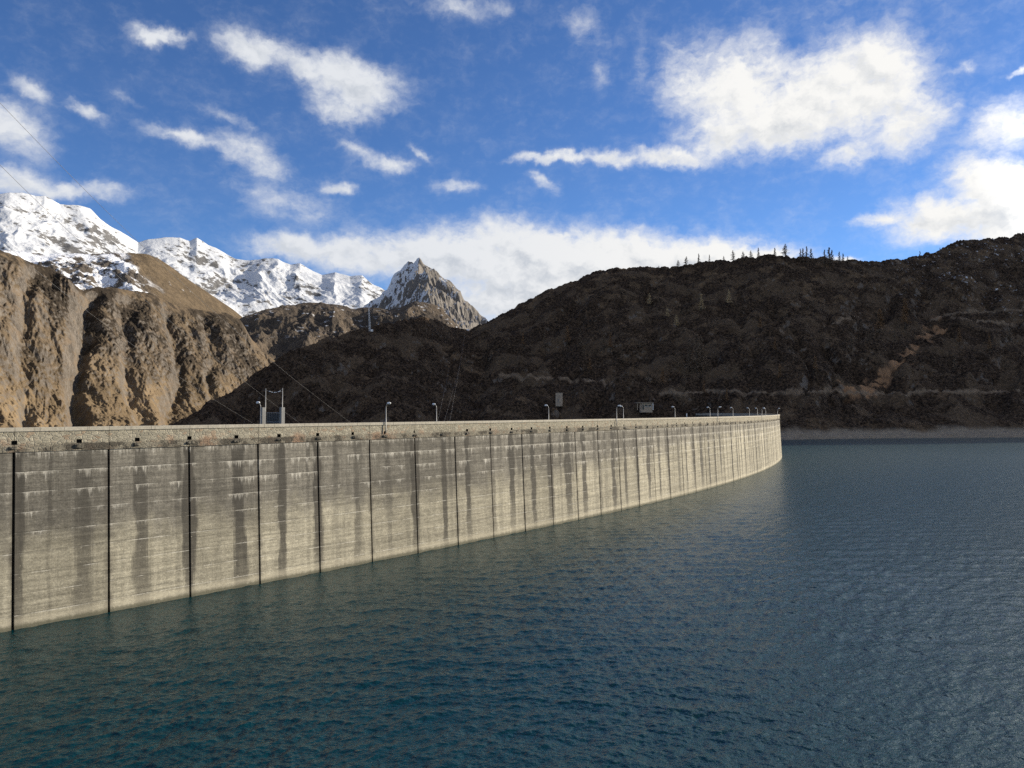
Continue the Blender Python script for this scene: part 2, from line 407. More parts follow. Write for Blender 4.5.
def mat_hill():
    m, t, b = new_mat('heath', .95, .1)
    p = nd(t, 'ShaderNodeNewGeometry').outputs['Position']
    x, y, z = sep(t, p)
    n1 = noise(t, p, .012, 6, .6, .4); n2 = noise(t, p, .06, 6, .62); n3 = noise(t, p, .45, 4, .6)
    dark = mixc(t, sst(t, n3, .35, .7), (.013, .0088, .006), (.088, .058, .036))
    brown = mixc(t, n3, (.068, .044, .026), (.21, .142, .083))
    c = mixc(t, M(t, 'MULTIPLY', sst(t, n2, .48, .68), sst(t, M(t, 'ADD', n1, M(t, 'MULTIPLY', z, .0009)), .44, .72)), dark, brown)
    op = sst(t, M(t, 'ADD', attr(t, 'open'), M(t, 'MULTIPLY', M(t, 'SUBTRACT', n3, .5), .5)), .05, .45)
    c = mixc(t, M(t, 'MULTIPLY', op, .6), c, mixc(t, n3, (.052, .036, .023), (.18, .126, .078)))
    ns = noise(t, p, 1.2, 3, .7)
    och = mixc(t, ns, (.17, .094, .048), (.42, .245, .13))
    c = mixc(t, M(t, 'MULTIPLY', attr(t, 'swath'), sst(t, M(t, 'ADD', n2, M(t, 'MULTIPLY', ns, .5)), .45, .8)), c, och)
    # paler brown grass in patches higher up the hill
    c = mixc(t, M(t, 'MULTIPLY', sst(t, z, 110, 190), M(t, 'MULTIPLY', sst(t, n2, .5, .72), .55)), c, (.15, .10, .055))
    rock = mixc(t, n3, (.075, .064, .054), (.22, .19, .16))
    nz = sep(t, nd(t, 'ShaderNodeNewGeometry').outputs['Normal'])[2]
    c = mixc(t, M(t, 'MULTIPLY', sst(t, nz, .58, .40), M(t, 'MULTIPLY', sst(t, n2, .50, .60), .8)), c, rock)
    c = mixc(t, M(t, 'MULTIPLY', attr(t, 'track'), sst(t, n2, .2, .48)), c, mixc(t, n3, (.13, .095, .062), (.28, .21, .145)))
    # bared shore
    nb = noise(t, V(t, 'MULTIPLY', p, (.25, .25, 2.2)), .5, 6, .65)
    shore = mixc(t, nb, (.13, .105, .077), (.34, .285, .215))
    c = mixc(t, M(t, 'MULTIPLY', sst(t, M(t, 'ADD', z, M(t, 'ADD', M(t, 'MULTIPLY', n2, 9), M(t, 'MULTIPLY', n1, 16))), 23, 18), sst(t, x, 120, 200)), c, shore)
    # snow specks high on the right
    sn = M(t, 'MULTIPLY', sst(t, noise(t, p, .16, 5, .7), .60, .66), M(t, 'MULTIPLY', sst(t, z, 95, 190), sst(t, x, 380, 620)))
    sn = M(t, 'MULTIPLY', sn, sst(t, n1, .35, .6))
    c = mixc(t, M(t, 'MULTIPLY', sn, .8), c, (.7, .72, .75))
    lk(t, c, b.inputs['Base Color'])
    bm = nd(t, 'ShaderNodeBump', {'Height': M(t, 'ADD', M(t, 'MULTIPLY', noise(t, p, .9, 6, .7), 1.0), n3), 'Strength': .5, 'Distance': 1.2})
    lk(t, bm.outputs[0], b.inputs['Normal'])
    return m
tag(hill.build('hill', mat_hill()), 'dark brown heath covered hill in shade rising from the far shore', 'hill', kind='structure')

def build_scrub():
    rng = np.random.default_rng(8); n, k = 12000, 12
    i = rng.integers(0, hill.na, n); u = rng.random(n); j = (u * hill.nr * .97).astype(int) + 6
    px = hill.px[i]; ok = (px > 150) & (px < 1150) & (j < hill.nr)
    ok &= hill.open[i, np.minimum(j, hill.nr - 1)] + .25 * rng.normal(size=n) < .12
    ok &= hill.H[i, np.minimum(j, hill.nr - 1)] > np.where(px > 770, 11, 4)
    ok &= hill.attrs['swath'][i, np.minimum(j, hill.nr - 1)] < .4
    jj = np.minimum(j, hill.nr - 1)
    ok &= hill.attrs['track'][i, jj] < .15
    for q in ((559, 403), (645, 412), (687, 418)):           # none right in front of the buildings
        c = hill.where(*q); fr = max(0., 1 - 30 / math.hypot(c.x, c.y))
        ok &= seg_dist(hill.X[i, jj], hill.Y[i, jj], [(c.x, c.y), (c.x * fr, c.y * fr)]) > 15
    i, j = i[ok], j[ok]; n = len(i)
    C = np.stack([hill.X[i, j], hill.Y[i, j], hill.H[i, j]], -1)
    sz = (.7 + 1.5 * rng.random(n) ** 2) * (.75 + .35 * fbm(C[:, 0] / 40, C[:, 1] / 40, 2, 77))
    d = rng.normal(size=(n, k, 3)); d /= np.linalg.norm(d, axis=-1, keepdims=True); d[..., 2] = np.abs(d[..., 2])
    ctr = C[:, None] + d * sz[:, None, None] * np.array([1, 1, .95]) * (.55 + .5 * rng.random((n, k, 1)))
    tri = ctr[:, :, None] + rng.normal(size=(n, k, 3, 3)) * sz[:, None, None, None] * .36
    me = bpy.data.meshes.new('heath_scrub'); m_ = n * k
    me.vertices.add(m_ * 3); me.vertices.foreach_set('co', tri.astype(np.float32).ravel())
    me.loops.add(m_ * 3); me.loops.foreach_set('vertex_index', np.arange(m_ * 3, dtype=np.int32))
    me.polygons.add(m_); me.polygons.foreach_set('loop_start', np.arange(0, m_ * 3, 3, dtype=np.int32)); me.polygons.foreach_set('loop_total', np.full(m_, 3, np.int32))
    me.update(calc_edges=True)
    m, t, b = new_mat('scrub_twigs', .95, .1)
    p = nd(t, 'ShaderNodeNewGeometry').outputs['Position']
    n1 = noise(t, p, .05, 4, .6); n2 = noise(t, p, .4, 3, .6)
    c = mixc(t, n2, (.012, .0082, .0055), (.082, .054, .033))
    c = mixc(t, M(t, 'MULTIPLY', sst(t, n1, .5, .68), .8), c, mixc(t, n2, (.060, .040, .024), (.18, .122, .07)))
    lk(t, c, b.inputs['Base Color'])
    tag(link('heath_scrub', me, m), 'dark leafless scrub covering the shaded hillside', 'scrub', kind='stuff')
build_scrub()

# ---- rocky mountain on the left, sunlit with gullies
left = Terrain(
    ridge=[(-420, 150), (-200, 190), (-60, 232), (0, 251), (18, 256), (35, 263), (50, 268), (62, 276), (72, 283), (82, 290), (95, 287), (120, 288), (150, 293), (180, 307), (205, 311), (225, 312), (240, 320), (252, 340), (264, 352), (276, 362), (290, 372), (330, 385), (420, 410)],
    r1=[(-420, 900), (0, 1500), (80, 1700), (240, 2150), (420, 2500)],
    r0=[(-420, 520), (0, 1080), (120, 1290), (240, 1680), (420, 2000)],
    y0=[(-420, 470), (0, 455), (240, 440), (420, 435)],
    px0=-420, px1=420, na=1150, nr=520, prof=lambda T, px: .62 * T ** .95 + .38 * smst(T, .25, .95), smooth_ridge=3)
def left_noise():
    X, Y, T, H = left.X, left.Y, left.T, left.H
    env = smst(T, 0, .12) * (1 - .72 * smst(T, .86, 1.0) * (1 - smst(T, 1.0, 1.2)))
    u = left.px[:, None] * 1.0 + 0 * T                # along the slope
    w = 26 * fbm(X / 300, Y / 300, 4, 3)
    gx = u + .6 * w - 70 * (1 - T) * smst(u, 60, 200) + 25 * (1 - T) * smst(u, 60, -60)
    gy = T * 1.1 + .2
    g = np.minimum(np.abs(perlin(gx / 44, gy, 71)) * 2.4, 1)
    g2 = np.abs(fbm((gx + 10 * fbm(X / 80, Y / 80, 3, 9)) / 15, T * 6.5 + gx / 60, 4, 83, .55))
    n = 6 * (g - .7) * env + 3.5 * (g2 - .35) * env
    # the main gullies
    tt = [0, .2, .4, .6, .8, 1]
    for cs, dep, wd in (([92, 84, 74, 76, 84, 90], 46, 9), ([160, 146, 134, 125, 120, 116], 30, 8), ([182, 170, 166, 172, 168, 160], 26, 8), ([235, 222, 214, 212, 206, 200], 20, 7), ([40, 30, 26, 22, 24, 30], 20, 9), ([-10, -30, -44, -50, -56, -60], 26, 14)):
        c = np.interp(T, tt, cs) + .35 * w + 4 * fbm(T * 5, u / 50, 3, int(cs[0]))
        q = (u - c) / wd
        n -= .85 * dep * np.exp(-np.where(q > 0, q * q * .8, q * q * 1.8)) * smst(T, .02, .25) * (1 - smst(T, .88, 1.0))
    # craggy cliff left of the first gully
    n += 16 * np.exp(-((u - 66) / 16) ** 2) * smst(T, .45, .7) * (1 - smst(T, .9, 1.0))
    n += 11 * fbm(X / 100, Y / 100, 6, 91, .54) * env
    st = H + 40 * fbm(X / 160, Y / 160, 3, 101)
    n += 4.0 * (np.abs(perlin(u / 14, st / 26, 113)) + .6 * np.abs(perlin(u / 6, st / 11, 114)) - .4) * env
    n += 3.2 * fbm(X / 22, Y / 20, 4, 117, .6) * env + 1.5 * (1 - np.abs(fbm(X / 9, Y / 9, 2, 131))) * env
    left.displace(n, .6)
left_noise()
def mat_rocky(name, snow=None, seedoff=0.0, green=.5):
    m, t, b = new_mat(name, .95, .1)
    g = nd(t, 'ShaderNodeNewGeometry'); p0 = g.outputs['Position']; x, y, z = sep(t, p0)
    p = V(t, 'ADD', p0, (seedoff, seedoff * .7, 0))
    nz = sep(t, g.outputs['Normal'])[2]
    n1 = noise(t, p, .006, 7, .6, .5); n2 = noise(t, p, .035, 7, .65); n3 = noise(t, p, .2, 5, .65)
    grass = mixc(t, n2, (.066, .050, .034), (.160, .120, .078))
    scrub = mixc(t, n3, (.022, .018, .014), (.070, .054, .038))
    rock = mixc(t, M(t, 'MULTIPLY_ADD', n3, .9, M(t, 'MULTIPLY_ADD', n2, 1.2, -.55)), (.036, .031, .027), (.215, .19, .163))
    rock = mixc(t, M(t, 'MULTIPLY', sst(t, noise(t, V(t, 'MULTIPLY', p, (1, 1, 3)), .02, 7, .7), .5, .62), .5), rock, (.17, .12, .075))
    c = mixc(t, sst(t, M(t, 'ADD', n1, M(t, 'MULTIPLY', n2, 1.1)), .99, 1.15), scrub, grass)
    c = mixc(t, sst(t, z, 150, 10), c, mixc(t, n2, (.105, .077, .048), (.25, .183, .108)))
    steep = sst(t, M(t, 'ADD', nz, M(t, 'MULTIPLY', M(t, 'SUBTRACT', n2, .5), .9)), .50, .26)
    c = vscale(t, c, mrange(t, n1, .36, .62, .62, 1.18))
    c = mixc(t, M(t, 'MULTIPLY', steep, mrange(t, n3, .35, .6, .45, 1.0)), c, rock)
    return m, t, b, p, p0, (x, y, z), nz, (n1, n2, n3), c
def fin(t, b, p, c, s=.25, dist=4.0, strength=.8):
    lk(t, c, b.inputs['Base Color'])
    bm = nd(t, 'ShaderNodeBump', {'Height': noise(t, p, s, 8, .7), 'Strength': strength, 'Distance': dist})
    lk(t, bm.outputs[0], b.inputs['Normal'])
def mat_left():
    m, t, b, p, p0, (x, y, z), nz, (n1, n2, n3), c = mat_rocky('gullied_slope')
    fin(t, b, p, c, .12, 6, .6)
    return m
tag(left.build('mountain', mat_left()), 'gullied brown rocky mountainside in low sun left of the dam', 'mountain', kind='structure')

# ---- shoulder behind it: snow patches on its left, dry grass on its right flank
shoulder = Terrain(
    ridge=[(-300, 230), (-60, 244), (0, 250), (50, 254), (80, 253), (105, 254), (130, 253), (148, 254), (158, 258), (170, 266), (185, 277), (200, 287), (216, 298), (232, 309), (245, 319), (256, 331), (266, 345), (300, 380)],
    r1=[(-300, 2600), (0, 2700), (130, 2900), (260, 3300)], r0=[(-300, 1700), (0, 1900), (130, 2100), (300, 2500)],
    y0=[(-300, 380), (0, 345), (130, 345), (300, 390)], px0=-300, px1=300, na=700, nr=320, prof=1.0, smooth_ridge=3, fall=.5)
def shoulder_noise():
    X, Y, T = shoulder.X, shoulder.Y, shoulder.T
    u = shoulder.px[:, None] + 0 * T
    env = smst(T, 0, .1) * (1 - .75 * smst(T, .8, 1.0) * (1 - smst(T, 1.0, 1.2)))
    calm = 1 - .7 * smst(u, 130, 160)
    n = (30 * (ridged(X / 330, Y / 330, 5, 201) - 1.05) + 14 * fbm(X / 80, Y / 80, 6, 211, .58)) * env * calm
    shoulder.H = shoulder.H + n
    shoulder.attrs['snow'] = 1 - smst(u + 16 * fbm(X / 150, Y / 150, 4, 221) - 70 * (1 - np.minimum(T, 1)), 112, 134)
shoulder_noise()
def mat_shoulder():
    m, t, b, p, p0, (x, y, z), nz, (n1, n2, n3), c = mat_rocky('snow_patched_shoulder', seedoff=330)
    grass = mixc(t, M(t, 'MULTIPLY_ADD', n2, .9, M(t, 'MULTIPLY_ADD', n3, .8, -.35)), (.05, .039, .027), (.185, .138, .086))
    c = mixc(t, .75, c, grass)
    sn = M(t, 'MULTIPLY', attr(t, 'snow'), sst(t, M(t, 'ADD', M(t, 'MULTIPLY', noise(t, p, .018, 8, .66), 1.0), M(t, 'MULTIPLY', nz, .25)), .64, .72))
    few = sst(t, noise(t, V(t, 'MULTIPLY', p, (1, 1, .4)), .03, 5, .6), .68, .72)
    dk = mixc(t, n3, (.05, .042, .035), (.14, .12, .10))
    c = mixc(t, attr(t, 'snow'), c, dk)
    c = mixc(t, M(t, 'MAXIMUM', sn, M(t, 'MULTIPLY', few, .35)), c, (.72, .74, .78))
    fin(t, b, p, c, .08, 8, .7)
    return m
tag(shoulder.build('mountain_shoulder', mat_shoulder()), 'rounded shoulder with snow patches left and dry grass flank right', 'mountain', kind='structure')

# ---- brown knoll ridge under the peak
knoll = Terrain(
    ridge=[(150, 380), (215, 335), (238, 321), (250, 314), (265, 307), (290, 302), (310, 301), (330, 305), (355, 308), (380, 308), (400, 306), (418, 302), (432, 303), (442, 308), (452, 319), (460, 327), (468, 337), (500, 365)],
    r1=[(150, 2300), (300, 2700), (440, 2900), (500, 2900)], r0=[(150, 1700), (300, 1900), (500, 2200)],
    y0=[(150, 425), (500, 400)], px0=150, px1=500, na=560, nr=260, prof=.9, smooth_ridge=3, fall=.5)
def knoll_noise():
    X, Y, T = knoll.X, knoll.Y, knoll.T
    env = smst(T, 0, .1) * (1 - .7 * smst(T, .8, 1.0) * (1 - smst(T, 1.0, 1.2)))
    knoll.H = knoll.H + (34 * (ridged(X / 240, Y / 300, 5, 301) - 1.05) + 15 * fbm(X / 70, Y / 70, 6, 311, .58)) * env
knoll_noise()
def mat_knoll():
    m, t, b, p, p0, (x, y, z), nz, (n1, n2, n3), c = mat_rocky('knoll_rock', seedoff=710)
    c = mixc(t, .55, c, mixc(t, n2, (.045, .038, .034), (.15, .125, .10)))
    sn = M(t, 'MULTIPLY', sst(t, noise(t, V(t, 'MULTIPLY', p, (1, 1, 2.5)), .035, 6, .66), .60, .66), sst(t, z, 200, 330))
    c = mixc(t, M(t, 'MULTIPLY', sn, .75), c, (.7, .72, .76))
    fin(t, b, p, c, .09, 8, .9)
    return m
tag(knoll.build('rocky_knoll', mat_knoll()), 'brown rocky knoll ridge below the pointed peak', 'knoll', kind='structure')

# ---- far snow range
snowr = Terrain(
    ridge=[(-300, 240), (-120, 205), (-40, 200), (0, 194), (10, 192), (22, 193), (35, 196), (45, 195), (60, 203), (78, 205), (90, 209), (100, 218), (112, 226), (125, 233), (138, 241), (148, 238), (165, 236), (180, 236), (190, 240), (197, 237), (208, 244), (222, 250), (235, 257), (250, 260), (264, 259), (278, 259), (290, 265), (300, 264), (312, 271), (322, 275), (335, 272), (350, 276), (362, 275), (372, 283), (380, 287), (392, 296), (420, 312), (470, 340)],
    r1=[(-300, 4600), (0, 4800), (200, 5200), (380, 5400), (470, 5500)], r0=[(-300, 3600), (0, 3900), (200, 4300), (470, 4700)],
    y0=[(-300, 330), (0, 300), (200, 330), (300, 340), (470, 350)], px0=-300, px1=470, na=1000, nr=340, prof=.95, smooth_ridge=1.5, fall=.6)
def snow_noise():
    X, Y, T = snowr.X, snowr.Y, snowr.T
    u = snowr.px[:, None] + 0 * T
    env = smst(T, 0, .08) * (1 - .78 * smst(T, .8, 1.0) * (1 - smst(T, 1.0, 1.2)))
    w = fbm(X / 700, Y / 700, 3, 401)
    n = 52 * (ridged(X / 900 + .5 * w, Y / 900, 6, 411, .48) - 1.1) + 15 * fbm(X / 170, Y / 170, 6, 421, .5)
    n += 13 * (ridged(X / 330, Y / 330, 3, 441) - 1.05) + 12 * (np.abs(perlin(u / 40, (snowr.H + 120 * w) / 110, 431)) - .3)
    snowr.H = snowr.H + n * env
snow_noise()
def mat_snow(name, thr0, thr1, melt, seedoff, rockc=((.06, .06, .062), (.18, .175, .17))):
    m, t, b = new_mat(name, .8, .2)
    g = nd(t, 'ShaderNodeNewGeometry'); p = V(t, 'ADD', g.outputs['Position'], (seedoff, 0, 0)); N = g.outputs['Normal']
    nz = sep(t, N)[2]; z = sep(t, g.outputs['Position'])[2]
    n1 = noise(t, p, .0035, 8, .6, .4); n2 = noise(t, V(t, 'MULTIPLY', p, (1, 1, 1.8)), .017, 8, .70); n3 = noise(t, p, .08, 5, .65)
    rock = mixc(t, n3, *rockc)
    rock = mixc(t, M(t, 'MULTIPLY', sst(t, n1, .5, .7), .5), rock, (.15, .12, .09))
    f = M(t, 'ADD', M(t, 'MULTIPLY', nz, .55), M(t, 'ADD', M(t, 'MULTIPLY', M(t, 'SUBTRACT', n2, .5), 1.3), M(t, 'MULTIPLY', M(t, 'SUBTRACT', n1, .5), 1.1)))
    if melt: f = M(t, 'SUBTRACT', f, M(t, 'MULTIPLY', sep(t, N)[0], melt))      # snow is gone from the south-west faces
    s = sst(t, f, thr0, thr1)
    c = mixc(t, s, rock, (.55, .57, .60))
    lk(t, c, b.inputs['Base Color'])
    bm = nd(t, 'ShaderNodeBump', {'Height': noise(t, p, .035, 8, .68), 'Strength': .28, 'Distance': 16.0})
    lk(t, bm.outputs[0], b.inputs['Normal'])
    return m
tag(snowr.build('snowy_mountain', mat_snow('snow_and_rock', .23, .34, 0, 0)), 'long snow covered mountain range on the left skyline', 'mountain', kind='structure')

# ---- pointed peak
peak = Terrain(
    ridge=[(320, 350), (345, 322), (365, 306), (380, 296), (387, 288), (391, 280), (397, 274), (402, 266), (408, 262), (413, 263), (419, 255), (424, 262), (430, 267), (438, 272), (444, 278), (450, 281), (455, 286), (460, 289), (464, 296), (470, 302), (476, 309), (482, 316), (488, 321), (492, 323), (500, 332), (530, 350), (600, 390)],
    r1=[(320, 4000), (420, 4100), (600, 4300)], r0=[(320, 3300), (420, 3400), (600, 3600)],
    y0=[(320, 352), (420, 345), (600, 420)], px0=320, px1=600, na=620, nr=300, prof=1.05, smooth_ridge=1, fall=.8)
def peak_noise():
    X, Y, T = peak.X, peak.Y, peak.T
    u = peak.px[:, None] + 0 * T
    env = smst(T, 0, .08) * (1 - .66 * smst(T, .82, 1.0) * (1 - smst(T, 1.0, 1.2)))
    # an arete comes down from the summit towards the viewer
    ar = 418 + 26 * (1 - np.minimum(T, 1)) + 5 * fbm(T * 4 + u * 0, u / 60, 3, 501)
    n = 80 * np.exp(-np.abs(u - ar) / 14) * smst(T, .1, .5) * (1 - smst(T, .68, .93))
    n += 40 * (ridged((u + 16 * fbm(X / 200, Y / 200, 3, 511) + 30 * T) / 30, T * 3.2, 5, 521, .5) - 1.15) * env
    n += 30 * fbm(X / 110, Y / 110, 6, 531, .58) * env + 26 * (ridged(X / 70, Y / 90, 4, 541) - 1.1) * env
    peak.H = peak.H + n
peak_noise()
tag(peak.build('pointed_peak', mat_snow('peak_rock', .28, .42, .50, 900, ((.06, .058, .056), (.23, .205, .18)))), 'pointed rocky peak dusted with snow on its left face', 'mountain', kind='structure')

# ---- valley floor, far below and out to the horizon
def ground():
    n = 60
    g = np.sign(np.linspace(-1, 1, n)) * np.abs(np.linspace(-1, 1, n)) ** 2 * 25000
    X, Y = np.meshgrid(g, g, indexing='ij')
    me = grid_mesh('ground', np.stack([X, Y + 2000, -90 + 0 * X], -1).reshape(-1, 3), n, n)
    if me.polygons[0].normal.z < 0: me.flip_normals()
    m, t, b = new_mat('valley_ground', .95, .1)
    p = nd(t, 'ShaderNodeTexCoord').outputs['Object']
    lk(t, mixc(t, noise(t, p, .01, 8, .6), (.05, .04, .025), (.13, .10, .05)), b.inputs['Base Color'])
    tag(link('ground', me, m), 'brown valley ground far below the dam', 'ground', kind='structure')
ground()

# ------------------------------------------------------------------ the dam
L = 9.175                                    # length of one concrete block
DS = .5
_s = np.arange(-130, 640.01, DS)
_th = np.radians(np.minimum(48.433 + .04490 * _s + .0000552 * _s * _s, 93))
_dx, _dy = np.cos(_th) * DS, np.sin(_th) * DS
_x = np.concatenate([[0], np.cumsum(.5 * (_dx[1:] + _dx[:-1]))]); _y = np.concatenate([[0], np.cumsum(.5 * (_dy[1:] + _dy[:-1]))])
_k0 = int(np.argmin(np.abs(_s)))
_x += -50.15 - _x[_k0]; _y += 77.96 - _y[_k0]
def face_n(z): return -1.0 * z / 20.0         # the face leans back a metre in twenty
def dp(s, n, z):
    """point on the dam: along the axis, outwards over the lake, height over the water"""
    x = np.interp(s, _s, _x); y = np.interp(s, _s, _y); th = np.interp(s, _s, _th)
    return np.stack(np.broadcast_arrays(x + np.sin(th) * n, y - np.cos(th) * n, z + 0 * x), -1)
def dth(s): return float(np.interp(s, _s, _th))
def project(P):
    P = np.asarray(P, float); dz = P[..., 2] - CAM_H
    d = P[..., 1] * math.cos(PITCH) + dz * math.sin(PITCH); u = -P[..., 1] * math.sin(PITCH) + dz * math.cos(PITCH)
    return 512 + F * P[..., 0] / d, 384 - F * u / d
def s_at(px, n, z):
    ss = np.arange(-20, 345, .25); x, _ = project(dp(ss, n, z)); return float(np.interp(px, x, ss))
Z_WALL, Z_BAND, Z_COP, Z_TOP, Z_ROAD = 17.8, 18.5, 19.9, 20.3, 19.0
NF = face_n(Z_WALL)
DRAIN = 2 * L / 3                             # three drains to every two blocks

def strip(name, ss, prof, mat, parent, uvprof=None, smooth=False):
    """sweep a cross-section (n, z) along the axis"""
    ss = np.asarray(ss, float)
    P = np.stack([dp(ss, n, z) for n, z in prof], 1)
    d = np.concatenate([[0], np.cumsum([math.hypot(b[0] - a[0], b[1] - a[1]) for a, b in zip(prof[:-1], prof[1:])])])
    uvv = np.array([z for n, z in prof]) if uvprof is None else np.array(uvprof)
    uv = np.stack(np.broadcast_arrays(ss[:, None], uvv[None, :]), -1).reshape(-1, 2)
    me = grid_mesh(name, P.reshape(-1, 3), len(ss), len(prof), uv)
    return link(name, me, mat, parent, smooth)

def mat_concrete():
    m, t, b = new_mat('dam_concrete', .9, .2)
    uv = nd(t, 'ShaderNodeUVMap', uv_map='UVMap').outputs[0]
    s, z, _ = sep(t, uv)
    rnd = nd(t, 'ShaderNodeObjectInfo').outputs['Random']
    def n2(fs, fz, scale=1.0, det=5, rough=.55, off=0.0):
        return noise(t, comb(t, M(t, 'MULTIPLY', s, fs), M(t, 'MULTIPLY', z, fz), off), scale, det, rough)
    big = n2(.22, .22, 1, 6, .6, 3.0); mid = n2(1, 1, 1, 6, .65, 9.0); fine = n2(5, 5, 1, 4, .7, 21.0)
    streak = n2(1.5, .05, 1, 6, .65, 5.0); sfine = n2(5.5, .12, 1, 4, .6, 7.0)
    lam = n2(.09, 3.1, 1, 5, .65, 11.0); lam2 = n2(.03, 1.05, 1, 4, .6, 14.0)
    far = sst(t, s, 40, 230)
    # grey weathered top, bleached tan below
    lvl = M(t, 'ADD', z, M(t, 'ADD', M(t, 'MULTIPLY', M(t, 'SUBTRACT', big, .5), 9.0), M(t, 'MULTIPLY', M(t, 'SUBTRACT', streak, .5), 5.0)))
    low = sst(t, M(t, 'SUBTRACT', lvl, M(t, 'MULTIPLY', far, 6.5)), 11.8, 6.0)
    grey = mixc(t, mid, (.080, .074, .063), (.215, .200, .168))
    tan = mixc(t, mid, (.245, .224, .166), (.475, .437, .335))
    c = mixc(t, M(t, 'MULTIPLY_ADD', low, .9, .06), grey, tan)
    c = vscale(t, c, M(t, 'MULTIPLY_ADD', rnd, .34, .82))
    # horizontal casting layers
    c = vscale(t, c, mrange(t, lam, .32, .68, .70, 1.22))
    c = vscale(t, c, mrange(t, lam2, .32, .68, .82, 1.12))
    c = vscale(t, c, mrange(t, streak, .30, .70, .80, 1.14))
    c = vscale(t, c, mrange(t, fine, .28, .72, .66, 1.30))
    c = vscale(t, c, mrange(t, n2(1.4, 2.6, 1, 5, .75, 51.0), .34, .66, .78, 1.2))
    c = vscale(t, c, M(t, 'MULTIPLY_ADD', sst(t, sfine, .62, .45), M(t, 'MULTIPLY', sst(t, z, 8, 15), .18), .86))
    # lighter vertical runs
    c = mixc(t, M(t, 'MULTIPLY', sst(t, sfine, .60, .72), M(t, 'MULTIPLY', sst(t, z, 5, 15), .22)), c, (.52, .49, .42))
    # dark wet streaks under the drains
    def stain(period, phase, w0, w1, seed, zfade0, zfade1):
        k = M(t, 'DIVIDE', M(t, 'SUBTRACT', s, phase), period)
        ix = M(t, 'FLOOR', M(t, 'ADD', k, .5))
        wn = nd(t, 'ShaderNodeTexWhiteNoise', {0: comb(t, ix, seed, 0.0)}, noise_dimensions='2D'); wn.inputs[0].default_value = (0, 0, 0)
        r = wn.outputs[0]; r2 = sep(t, wn.outputs[1])[1]
        wob = M(t, 'MULTIPLY', M(t, 'SUBTRACT', noise(t, comb(t, M(t, 'MULTIPLY', ix, 3.7), M(t, 'MULTIPLY', z, .22), seed), 1, 4, .6), .5), 1.3)
        e = M(t, 'MULTIPLY', M(t, 'SUBTRACT', sfine, .5), .9)
        off = M(t, 'MULTIPLY', M(t, 'SUBTRACT', r2, .5), 1.2)
        d = M(t, 'ABSOLUTE', M(t, 'ADD', M(t, 'ADD', M(t, 'MULTIPLY', M(t, 'SUBTRACT', k, ix), period), off), M(t, 'ADD', wob, e)))
        w = M(t, 'MULTIPLY', M(t, 'MULTIPLY_ADD', r, w1 - w0, w0), mrange(t, noise(t, comb(t, M(t, 'MULTIPLY', ix, 9.1), M(t, 'MULTIPLY', z, .16), seed), 1, 3, .6), .3, .7, .55, 1.35))
        mk = mrange(t, d, M(t, 'MULTIPLY', w, .62), M(t, 'MULTIPLY_ADD', w, 1.15, .1), 1, 0, True)
        fade = mrange(t, M(t, 'ADD', z, M(t, 'MULTIPLY', r2, -7.0)), zfade0, zfade1, .35, 1, True)
        return M(t, 'MULTIPLY', M(t, 'MULTIPLY', mk, fade), M(t, 'MULTIPLY', sst(t, r2, -.15, .3), mrange(t, streak, .3, .6, .75, 1.1)))
    st = stain(DRAIN, 0.0, .40, 1.15, 1.0, -6, 6)
    st2 = M(t, 'MULTIPLY', stain(L / 2, L / 4 * 1.3, .15, .9, 5.0, 4, 13), .58)
    st = M(t, 'MULTIPLY', M(t, 'MAXIMUM', st, st2), 1.3, clamp=True)
    st = M(t, 'MULTIPLY', st, mrange(t, M(t, 'ADD', lam, M(t, 'MULTIPLY', fine, .4)), .4, 1.0, 1.0, .85))
    c = mixc(t, M(t, 'MULTIPLY', st, .93), c, mixc(t, mid, (.026, .024, .020), (.066, .061, .052)))
    # soot next to the joints
    fj = M(t, 'FRACT', M(t, 'DIVIDE', s, L)); dj = M(t, 'MULTIPLY', M(t, 'MINIMUM', fj, M(t, 'SUBTRACT', 1.0, fj)), L)
    jn = n2(.3, .5, 1, 4, .6, 31.0)
    c = mixc(t, M(t, 'MULTIPLY', sst(t, dj, .75, .05), mrange(t, jn, .38, .62, .12, .75)), c, (.075, .066, .054))
    # lime: pale lines at the lifts, dripping
    LIFT = 2.05
    zl = M(t, 'ADD', z, M(t, 'MULTIPLY', M(t, 'SUBTRACT', noise(t, comb(t, M(t, 'MULTIPLY', s, .35), 0.0, 77.0), 1, 2, .5), .5), .12))
    zk = M(t, 'DIVIDE', M(t, 'SUBTRACT', Z_WALL, zl), LIFT)
    cell = M(t, 'FLOOR', zk); dd = M(t, 'MULTIPLY', M(t, 'SUBTRACT', zk, cell), LIFT)
    c7 = M(t, 'MULTIPLY', cell, 7.31)
    blk = M(t, 'MULTIPLY', M(t, 'FLOOR', M(t, 'DIVIDE', s, L)), 5.13)
    patch = noise(t, comb(t, M(t, 'ADD', M(t, 'MULTIPLY', s, .33), blk), c7, 0.0), 1, 3, .6)
    up = mrange(t, z, 5, 14, .0, 1, True)
    top = mrange(t, cell, 1.5, 2.5, .085, 0)
    patch = M(t, 'ADD', patch, top)
    amount = M(t, 'ADD', sst(t, M(t, 'ADD', patch, M(t, 'MULTIPLY', far, .10)), .46, .60), 0.0)
    dl = noise(t, comb(t, M(t, 'MULTIPLY', s, 1.5), M(t, 'MULTIPLY_ADD', z, .06, c7), 3.0), 1, 7, .82)
    ln = M(t, 'MULTIPLY', M(t, 'MULTIPLY', M(t, 'POWER', M(t, 'MAXIMUM', M(t, 'MULTIPLY', M(t, 'SUBTRACT', dl, .35), 4.6), 0.0), 1.8), amount), M(t, 'MULTIPLY_ADD', up, .85, .10))
